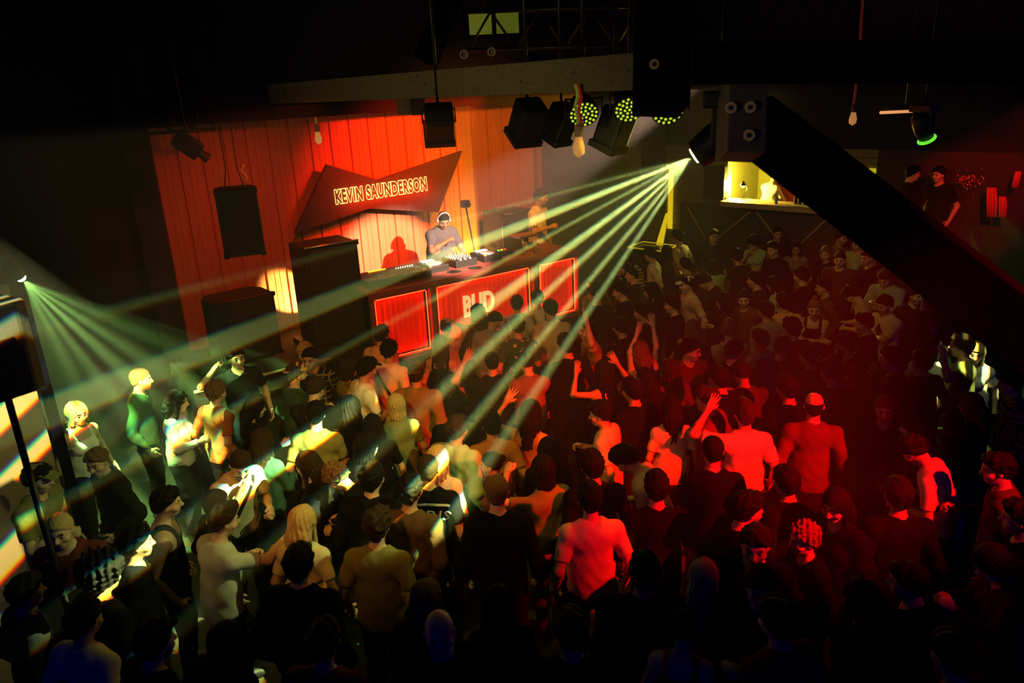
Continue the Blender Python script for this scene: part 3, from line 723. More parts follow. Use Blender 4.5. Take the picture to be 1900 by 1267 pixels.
# hanging loudspeaker
hp = at_d(445, 411, 8.6)
h1 = cabinet('hanging_loudspeaker', 'dark loudspeaker hanging on chains before the orange wall', hp-Z*.36, .44, .40, .74, UA-.25, chamfer=.07, handles=False)
for x, e in ((-.10, -.03), (.10, .03)):
    MB().tube([(x, 0, .74), (x*.6, 0, .95), (x*.5+e, 0, 6.29-hp.z+.36)], .006, 6).make('hanging_chain', BLKM, h1)
    MB().tube([(x*1.1, -.02, .75), (x*1.5, -.03, .84), (x*1.0, -.02, .92), (x*1.4, -.02, .98)], .008, 6).make('shackle', BRASS, h1)
fc = cabinet('flight_case', 'tall dark flight case with metal edges behind the booth at right', bv(3.50, 1.90, 1.05), .66, .55, 1.42, UA, 'flight case', grille=False, m=mat('case_laminate', (.06, .03, .03), .5, var=.2))
for z in (.02, 1.40): MB().tube([(-.31, -.28, z), (.31, -.28, z)], .012, 6).make('edge_rail', STEEL, fc)
for x in (-.31, .31): MB().tube([(x, -.28, .02), (x, -.28, 1.40)], .010, 6).make('edge_rail', STEEL, fc)
q = on_plane(1184, 305, bv(0, WV-.3), V)
h2 = cabinet('hanging_loudspeaker', 'grey loudspeaker hanging in the dark corner behind the green beam', q-Z*.35, .46, .4, .78, UA+.2, chamfer=.06, handles=False, m=mat('grey_case', (.06, .06, .07), .6))
MB().tube([(0, 0, .78), (0, 0, 6.29-q.z+.35)], .01, 6).make('hanging_chain', BLKM, h2)
h3 = cabinet('wall_loudspeaker', 'black loudspeaker on the wall left of the lit bar hatch', bb(1.20, -.24, 2.17), .40, .3, .62, math.atan2(BD.y, BD.x)+.25, handles=False)
MB().box((0, .2, .3), (.03, .1, .03)).make('bracket', BLKM, h3)
cl = at_d(16, 648, 4.6)
h4 = cabinet('pole_loudspeaker', 'black loudspeaker on a pole at the left edge before the striped partition', cl-Z*.27-Vector((.12, 0, 0)), .42, .40, .56, -.6, chamfer=.05)
pz = cl.z-.27
MB().tube([(.08, 0, 0), (.08, 0, -pz+.35)], .022, 10).make('pole', BLKM, h4)
for k in range(3): MB().tube([(.08, 0, -pz+.6), (.08+.45*math.cos(k*2.1), .45*math.sin(k*2.1), -pz+.012)], .014, 8).make('leg', BLKM, h4)
# glass case with yellow edges and drum kit shapes at the stage's right
gc = empty('display_case', bb(.35, -1.15, 0), math.atan2(BD.y, BD.x), 'glass case with yellow lit edges below the strip lights', 'display case')
ED = mat('yellow_edge', (.6, .5, .1), .4, emit=(1.0, .72, .02), es=.35)
e = MB()
for z in (1.28,):
    for a, b in (((-.4, -.3), (.4, -.3)), ((.4, -.3), (.4, .3)), ((.4, .3), (-.4, .3)), ((-.4, .3), (-.4, -.3))): e.tube([(a[0], a[1], z), (b[0], b[1], z)], .012, 6)
e.make('edge', ED, gc); MB().box((0, 0, .63), (.39, .29, .62)).make('case_body', mat('smoked_glass', (.03, .03, .02), .1, var=.1), gc)
YS = mat('yellow_strip', (.8, .6, .1), .4, emit=(1.0, .72, .01), es=.7)
tagd(MB().box(bb(.10, -.05, 2.05), (.05, .02, .62), RB).make('strip_light', YS), 'upright yellow strip light left of the zigzag board', 'strip light')
q0_, q1_ = on_plane(1238, 396, bv(0, WV-.2), V), on_plane(1224, 456, bv(0, WV-.2), V)
o = MB().prism([q0_-U*.02, q0_+U*.05, q1_+U*.10, q1_-U*.10], V*.03).make('strip_light', YS); tagd(o, 'slanting yellow strip light widening downwards beside the upright one', 'strip light')
# ------------------------------------------------------------------ gear on the booth
def deck(name, label, u, v, w, d, h, cat, z=BZ, rz=0.0, m=None, tilt=0):
    r = empty(name, bv(u, v, z), UA+rz, label, cat); MB().box((0, 0, h/2), (w/2, d/2, h/2), bev=.006).make('housing', m or BLK, r); return r
LEDO = mat('orange_leds', (1, .5, .1), .4, emit=(1.0, .45, .02), es=3.0); LEDW = mat('warm_leds', (1, .8, .6), .4, emit=(1.0, .8, .55), es=2.0); LEDG = mat('green_led', (.2, 1, .2), .4, emit=(.15, 1, .1), es=2.0)
PALE = mat('silver_top', (.55, .55, .58), .35, metal=.3, var=.1)
mc = deck('mixing_console', 'wide black mixing console with rows of small lights at the booth\'s left end', .55, .50, .95, .55, .10, 'mixing console')
MB().box((-.12, .20, .112), (.13, .008, .006)).make('level_meter', LEDO, mc)
kb = MB()
for i in range(8): kb.lathe([(.008, 0), (.007, .018)], (.14+i*.036, .13, .10), n=8)
kb.make('button_row', LEDW, mc)
kb = MB()
for i in range(20):
    for j in range(4): kb.lathe([(.006, 0), (.005, .014)], (-.42+i*.044, .06-j*.07, .10), n=6)
kb.make('knobs', STEEL, mc)['kind'] = 'stuff'
fd = MB()
for i in range(16): fd.box((-.40+i*.052, -.22, .105), (.008, .014, .01))
fd.make('faders', PALE, mc)['kind'] = 'stuff'
def player(label, u, v, led):
    r = deck('media_player', label, u, v, .32, .40, .10, 'dj player')
    MB().lathe([(.115, 0), (.115, .012), (.10, .018)], (0, -.04, .10), n=28).make('jog_wheel', PALE, r, True)
    MB().box((0, .14, .112), (.10, .045, .008), bev=.003).make('screen', mat('screen', (.4, .45, .5), .2, emit=(.65, .70, .8), es=.8), r)
    MB().box((-.12, -.16, .104), (.012, .012, .006)).make('cue_button', led, r); MB().box((.13, .0, .104), (.008, .07, .006)).make('tempo_fader', STEEL, r); return r
player('dj player with pale jog wheel in front of the person at the booth', 1.22, .55, LEDG)
player('dj player with pale jog wheel right of the dj mixer', 2.15, .56, LEDO)
mx = deck('dj_mixer', 'black dj mixer with bright knobs between the two players', 1.68, .56, .36, .42, .11, 'dj mixer')
kb = MB()
for i in range(6):
    for j in range(5): kb.lathe([(.010, 0), (.008, .02)], (-.13+i*.052, .15-j*.06, .11), n=8)
kb.make('knobs', PALE, mx)['kind'] = 'stuff'
for i in range(3): MB().box((-.08+i*.08, -.17, .115), (.010, .02, .008)).make('fader', LEDW, mx)
ef = deck('effects_unit', 'small effects unit with coloured lights beyond the right dj player', 2.50, .62, .22, .22, .07, 'effects unit')
for i, mm in enumerate((LEDG, LEDO, mat('red_led', (1, .1, .1), .4, emit=(1, .05, .02), es=2.5))): MB().box((-.06+i*.06, .03, .075), (.014, .014, .006)).make('button', mm, ef)
for i, (u, v) in enumerate(((1.38, .22), (1.72, .2))):
    tagd(MB().lathe([(.15, 0), (.15, .006), (.02, .009)], bv(u, v, BZ), n=28).make('vinyl_record', mat('vinyl', (.015, .015, .015), .25, bump=.3, scale=90)), ['black record lying at the counter edge before the left player', 'black record lying at the counter edge before the dj mixer'][i], 'record')
ls = empty('laptop_stand', bv(2.78, .45, BZ), UA, 'silver laptop stand on two tubes near the booth\'s right end', 'laptop stand')
for x in (-.10, .10): MB().tube([(x, -.12, 0), (x, -.10, .26), (x, .12, .27)], .012, 8).make('tube_leg', STEEL, ls)
MB().box((0, 0, .275), (.16, .12, .006)).make('shelf', STEEL, ls)
lt = empty('laptop', bv(2.78, .45, BZ+.283), UA, 'closed laptop on the silver stand', 'laptop'); MB().box((0, 0, .01), (.16, .11, .009), bev=.004).make('lid', mat('laptop_lid', (.5, .25, .2), .4, metal=.5), lt)
def bottle(label, p, h, col, liquid, cat='bottle'):
    r = empty('bottle', p, 0, label, cat); k = h/.30
    MB().lathe([(.0, 0), (.036*k, .0), (.037*k, .02*k), (.037*k, .17*k), (.014*k, .22*k), (.013*k, .285*k), (.013*k, .29*k)], (0, 0, 0)).make('glass_body', mat('bottle_glass_'+liquid, col, .1, var=.05, trans=.3), r, True)
    MB().lathe([(.015*k, 0), (.015*k, .02*k)], (0, 0, .285*k)).make('cap', STEEL, r); return r
bottle('tall bottle of yellow drink at the booth\'s right end', bv(3.18, .72, BZ), .34, (.75, .48, .08), 'yellow')
for i, (u, v) in enumerate(((3.02, .75), (3.05, .55), (2.95, .3))):
    tagd(MB().lathe([(.030, 0), (.036, .10), (.033, .10), (.028, .006)], bv(u, v, BZ), n=16).make('plastic_cup', mat('clear_cup', (.6, .5, .5), .2, trans=.5)), ['clear plastic cup left of the tall yellow bottle', 'clear plastic cup midway between yellow bottle and counter edge', 'clear plastic cup near the counter edge by the laptop stand'][i], 'cup', 'cups on the booth')
cb = MB()
for k in range(3): cb.tube([bv(2.35+.2*k+.1*math.sin(i*.9+k), .12+.07*math.sin(i*1.3+k*2)+i*.03, BZ+.008) for i in range(9)], .005, 6)
tagd(cb.make('audio_cable', mat('pale_cable', (.5, .35, .3), .5)), 'pale cables looping on the counter right of the dj player', 'cable')
# camera on its slim stand behind the booth
q = bv(2.35, 1.15, STAGE_Z)
tp = empty('camera_stand', q, UA, 'slim black stand with a camera on top beside the dj', 'camera stand')
MB().tube([(.12, .0, 0), (-.13, 0, 1.70)], .014, 8).make('pole', BLKM, tp); MB().box((-.14, 0, 1.76), (.06, .05, .055), bev=.01).make('camera_body', BLK, tp)
MB().lathe([(.03, 0), (.034, .06), (.028, .065)], (-.14, -.05, 1.76), (0, -1, 0)).make('lens', BLKM, tp)
for a in (.2, 2.3, 4.4): MB().tube([(.10, 0, .25), (.12+.22*math.cos(a), .22*math.sin(a), .012)], .010, 6).make('leg', BLKM, tp)

# ------------------------------------------------------------------ timber frame near the camera
def beam(name, label, a, b, w, h, m=TIMB, cat='beam'):
    a, b = Vector(a), Vector(b); d = (b-a).normalized(); up = Z if abs(d.z) < .9 else Vector((0, 1, 0)); s = d.cross(up).normalized(); t = s.cross(d)
    r = empty(name, (a+b)/2, 0, label, cat); c = (a+b)/2
    M3 = Matrix((d, s, t)).transposed(); MB().box((0, 0, 0), ((b-a).length/2, w/2, h/2), M3, bev=.01).make('timber', m, r)
    return r, M3, c
def bolt(r, M3, c, p, n, mm=None):
    q = Vector(p)-c; n = Vector(n).normalized()
    MB().lathe([(.032, 0), (.032, .008), (.017, .009), (.016, .003)], q, n, 18).make('washer', mm or BRASS, r)
    MB().lathe([(.013, 0), (.013, .014), (.008, .016)], q, n, 8).make('bolt', BLKM, r)
mb_, M3, c = beam('long_beam', 'long weathered timber beam crossing above the stage', at_d(1190, 132, 5.45), at_d(466, 177, 11.0), .16, .25)
for (x, y) in ((775, 140), (790, 155), (1165, 130), (1065, 135), (968, 152)): 
    L0, L1 = at_d(1190, 132, 5.45), at_d(466, 177, 11.0); dd = (L1-L0).normalized(); nn = dd.cross(Z).normalized(); nn = nn if nn.dot(CAMP-L0) > 0 else -nn
    P0 = on_plane(x, y, L0+nn*.08, nn); MB().lathe([(.010, 0), (.010, .006)], P0-c, nn, 8).make('nail', STEEL, mb_)
MB().box(at_d(994, 135, 6.55)-c, (.03, .09, .14), M3).make('iron_strap', BLKM, mb_)
beam('outer_beam', 'short weathered beam beyond the long beam at upper left', at_d(472, 183, 11.3), at_d(350, 188, 12.2), .16, .26)
beam('hanging_post', 'stub of dark timber hanging at the beam end at upper left', at_d(448, 100, 11.0), at_d(460, 218, 11.2), .22, .22, TIMB, 'post')
up_, M3u, cu_ = beam('roof_post', 'thick black upright timber at top centre right', at_d(1232, -90, 5.2), at_d(1225, 205, 5.2), .33, .33, TIMD, 'post')
bolt(up_, M3u, cu_, at_d(1214, 119, 5.0), CAMP-at_d(1214, 119, 5.0))
rb, M3r, cr = beam('cross_beam', 'dark blurred timber beam at upper right with one bolt', at_d(1283, 118, 4.15), at_d(2080, 112, 3.9), .14, .215, TIMD)
bolt(rb, M3r, cr, at_d(1512, 93, 4.04), CAMP-at_d(1512, 93, 4.0))
pb_, M3p, cp = beam('bolted_post', 'upright timber with three large bolts above the lit bar hatch', at_d(1378, 130, 4.45), at_d(1372, 292, 4.45), .22, .24, TIMB, 'post')
for x, y in ((1356, 200), (1392, 199), (1390, 251)): bolt(pb_, M3p, cp, at_d(x, y, 4.30), CAMP-at_d(x, y, 4.3))
beam('diagonal_brace', 'broad black diagonal timber brace across the right side', at_d(1392, 222, 4.62), at_d(2010, 700, 4.15), .20, .335, TIMD, 'brace')
beam('rafter_brace', 'slanting dark timber brace above the long beam', at_d(838, -10, 8.2), at_d(790, 112, 8.6), .2, .22, TIMD, 'brace')
# lattice girders
def girder(label, a, b, h, n=7):
    a, b = Vector(a), Vector(b); r = empty('lattice_girder', a, 0, label, 'girder'); L = b-a
    for k in (0, 1): MB().tube([Z*h*k, L+Z*h*k], .022, 6).make('chord', BLKM, r)
    zz = MB(); p = [L*(i/n)+Z*(h if i % 2 else 0) for i in range(n+1)]
    for x, y in zip(p, p[1:]): zz.tube([x, y], .014, 6)
    zz.make('lattice', BLKM, r)
    for f_ in (.1, .9): MB().tube([L*f_+Z*h, Vector((L.x*f_, L.y*f_, 6.29-a.z))], .006, 6).make('drop_wire', BLKM, r)
    return r
girder('black lattice girder under the roof above the long beam', at_d(870, 92, 8.5), at_d(1190, 84, 8.0), .38)
girder('black lattice girder at the upper left wall corner', at_d(270, 248, 9.4), at_d(400, 240, 9.6), .32, 6)
sk = empty('roof_window', at_d(915, 42, 10.2), 0, 'greenish lit roof window seen through the lattice girder', 'window')
for i in range(2): MB().box((-.17+i*.36, 0, 0), (.15, .02, .14)).make('pane', mat('green_pane', (.3, .35, .1), .5, emit=(.25, .32, .02), es=.22), sk)
MB().box((0, .03, 0), (.40, .02, .19)).make('window_frame', TIMD, sk)
for i, (x, y, t) in enumerate(((861, 101, 8.0), (912, 96, 8.0))):
    tagd(MB().lathe([(.045, 0), (.045, .03), (.03, .03), (.03, 0)], at_d(x, y, t), CAMP-at_d(x, y, t), 20).make('pipe_end', mat('dull_ring', (.30, .26, .22), .5, metal=.5)), ['left open pipe end above the long beam', 'right open pipe end above the long beam'][i], 'pipe end')
# ------------------------------------------------------------------ hanging bulbs
def bulb(label, x, y, t, y0, cols, k=1.0, yt=None):
    p = at_d(x, y, t); r = empty('hanging_bulb', p, 0, label, 'light bulb'); L = 6.28-p.z if yt is None else (y-yt)/F_PX*t
    for i, c in enumerate(cols):
        pts = [(.012*(i*2-1)*len(cols)*.5+.012*math.sin(j*1.7+i), .0, .09*k+(L-.09*k)*j/6) for j in range(7)]
        MB().tube(pts, .010*k, 6).make('cord', mat('cord', c, .6, emit=c, es=.08), r)  # faint emission in the cord's own colour imitates light falling on it
    MB().lathe([(.022*k, .035*k), (.024*k, .09*k), (.012*k, .10*k)], (0, 0, 0), n=14).make('socket', mat('socket', (.42, .26, .16), .5), r)
    MB().lathe([(.004, -.075*k), (.028*k, -.055*k), (.032*k, -.02*k), (.018*k, .035*k)], (0, 0, 0), n=14).make('bulb_glass', mat('bulb_glass', (.7, .4, .2), .25, emit=(1.0, .42, .10), es=.38), r, True)
bulb('bare bulb hanging on a yellow cord before the red wall', 590, 252, 10.9, 186, [(.6, .45, .05)], 1.6)
bulb('larger bulb hanging on yellow and red cords at centre', 1074, 266, 5.93, 160, [(.45, .5, .05), (.7, .03, .02)], 1.45, 162)
bulb('red lit bulb hanging above the brace at right', 1583, 216, 6.6, 150, [(.45, .05, .03)])
# ------------------------------------------------------------------ stage lanterns
def lantern(label, x, y, t, tgt, kind='theatre', k=1.0, on=None, y0=None):
    p = at_d(x, y, t); d = (Vector(tgt)-p).normalized()
    r = empty({'theatre': 'stage_lantern', 'par': 'led_par_lamp', 'head': 'moving_head_lamp', 'projector': 'projector'}[kind], p, 0, label, 'stage lamp')
    q = d.to_track_quat('Z', 'Y').to_matrix(); s = q@Vector((1, 0, 0))
    if kind == 'theatre':
        MB().box((0, 0, 0), (.13*k, .12*k, .17*k), q, bev=.03).make('lamp_housing', BLKM, r)
        MB().box(d*.19*k, (.145*k, .135*k, .03*k), q, bev=.006).make('colour_frame', BLK, r)
    elif kind == 'par':
        MB().lathe([(.06*k, -.16*k), (.10*k, -.14*k), (.125*k, -.02*k), (.125*k, .0), (.115*k, .0)], (0, 0, 0), d, 24).make('lamp_housing', BLKM, r)
        le = MB(); sp_ = []
        for ring, (rr, n) in enumerate(((0, 1), (.036, 6), (.072, 12), (.103, 16))):
            for i in range(n):
                a = i*2*math.pi/n+ring*.2; c = q@Vector((rr*math.cos(a)*k, rr*math.sin(a)*k, .004)); le.lathe([(.0105*k, 0), (.0105*k, .004), (.006*k, .008)], c, d, 8)
        le.make('led_lenses', mat('green_lenses', (.5, .6, .1), .3, emit=on, es=1.0, kind=tuple(on)), r)
    elif kind == 'head':
        MB().lathe([(.06*k, -.20*k), (.105*k, -.17*k), (.12*k, .02*k), (.10*k, .17*k), (.085*k, .18*k)], (0, 0, 0), d, 24).make('lamp_head', BLK, r, True)
        for sg_ in (-1, 1): MB().box(s*.135*k*sg_+Z*.09*k, (.016*k, .05*k, .13*k), Matrix((s, s.cross(Z), Z)).transposed(), bev=.01).make('yoke_arm', BLK, r)
        MB().box(Z*.25*k, (.17*k, .11*k, .05*k), Matrix((s, s.cross(Z), Z)).transposed(), bev=.015).make('base', BLK, r)
        if t != 6.95: MB().tube([Z*.29*k, Z*(6.28-p.z)], .014, 8).make('drop_rod', BLKM, r)
        if on: MB().lathe([(.075*k, 0), (.072*k, .03*k), (.055*k, .055*k), (.02*k, .07*k)] if k < .7 else [(.06*k, 0), (.05*k, .012)], d*.178*k, d, 24).make('lens', mat('lens_'+label[:9], (.9, 1, .7), .2, emit=on, es=14.0), r, True)
        return r, p, d
    else:
        MB().box((0, 0, 0), (.14*k, .11*k, .16*k), q, bev=.02).make('lamp_housing', BLKM, r); MB().lathe([(.05*k, 0), (.06*k, .13*k)], d*.15*k, d, 16).make('lens_tube', BLK, r)
    L = 6.28-p.z-.12*k
    MB().tube([s*.15*k, s*.15*k+Z*.12*k, -s*.15*k+Z*.12*k, -s*.15*k], .010*k, 6).make('yoke', BLKM, r)
    MB().tube([Z*.12*k, Z*(.12*k+L)], .016*k, 8).make('hook_clamp', BLKM, r)
    return r, p, d
DJP = bv(1.45, 1.2, STAGE_Z+1.2)
lantern('black stage lantern in front of the red wall', 815, 228, 7.4, bv(2.2, 2.2, 1), y0=170, k=1.05)
lantern('large black stage lantern slanting down left, leftmost of the centre cluster', 980, 222, 6.7, bv(.5, -1, 1.0), y0=165, k=.95)
lantern('black stage lantern in the middle of the centre cluster', 1042, 225, 7.0, bv(.2, -1.5, 1.0), y0=165, k=.9)
lantern('black stage lantern slanting down left below the green led lamps', 1142, 234, 6.5, bv(.3, -2.5, .8), y0=165, k=.95)
YG = (.52, .72, .03)
for lb, x, y, t, tg in (('green glowing led lamp behind the large hanging bulb', 1083, 212, 6.2, (1.0, 2.5, 1.5)), ('green glowing led lamp right of the large hanging bulb', 1168, 203, 6.0, (1.1, 2.8, 1.6)), ('green glowing led lamp closest to the bolted post', 1240, 205, 5.6, (1.5, 2.0, 1.9))):
    lantern(lb, x, y, t, tg, 'par', 1.0, YG, y-40)
lantern('dark projector clamped under the girder at the upper left', 348, 268, 9.2, bv(1, .5, 1.6), 'projector', y0=245)

for i, (x, y, w_) in enumerate(((750, 196, .13), (775, 196, .13))):
    tagd(MB().box(at_d(x, y, 9.4), (.075, .06, .11), RU, bev=.01).make('junction_box', mat('box_'+str(i), ((.22, .17, .10), (.06, .03, .03))[i], .6)), ['tan junction box under the long beam', 'dark junction box next to the tan one under the long beam'][i], 'junction box')
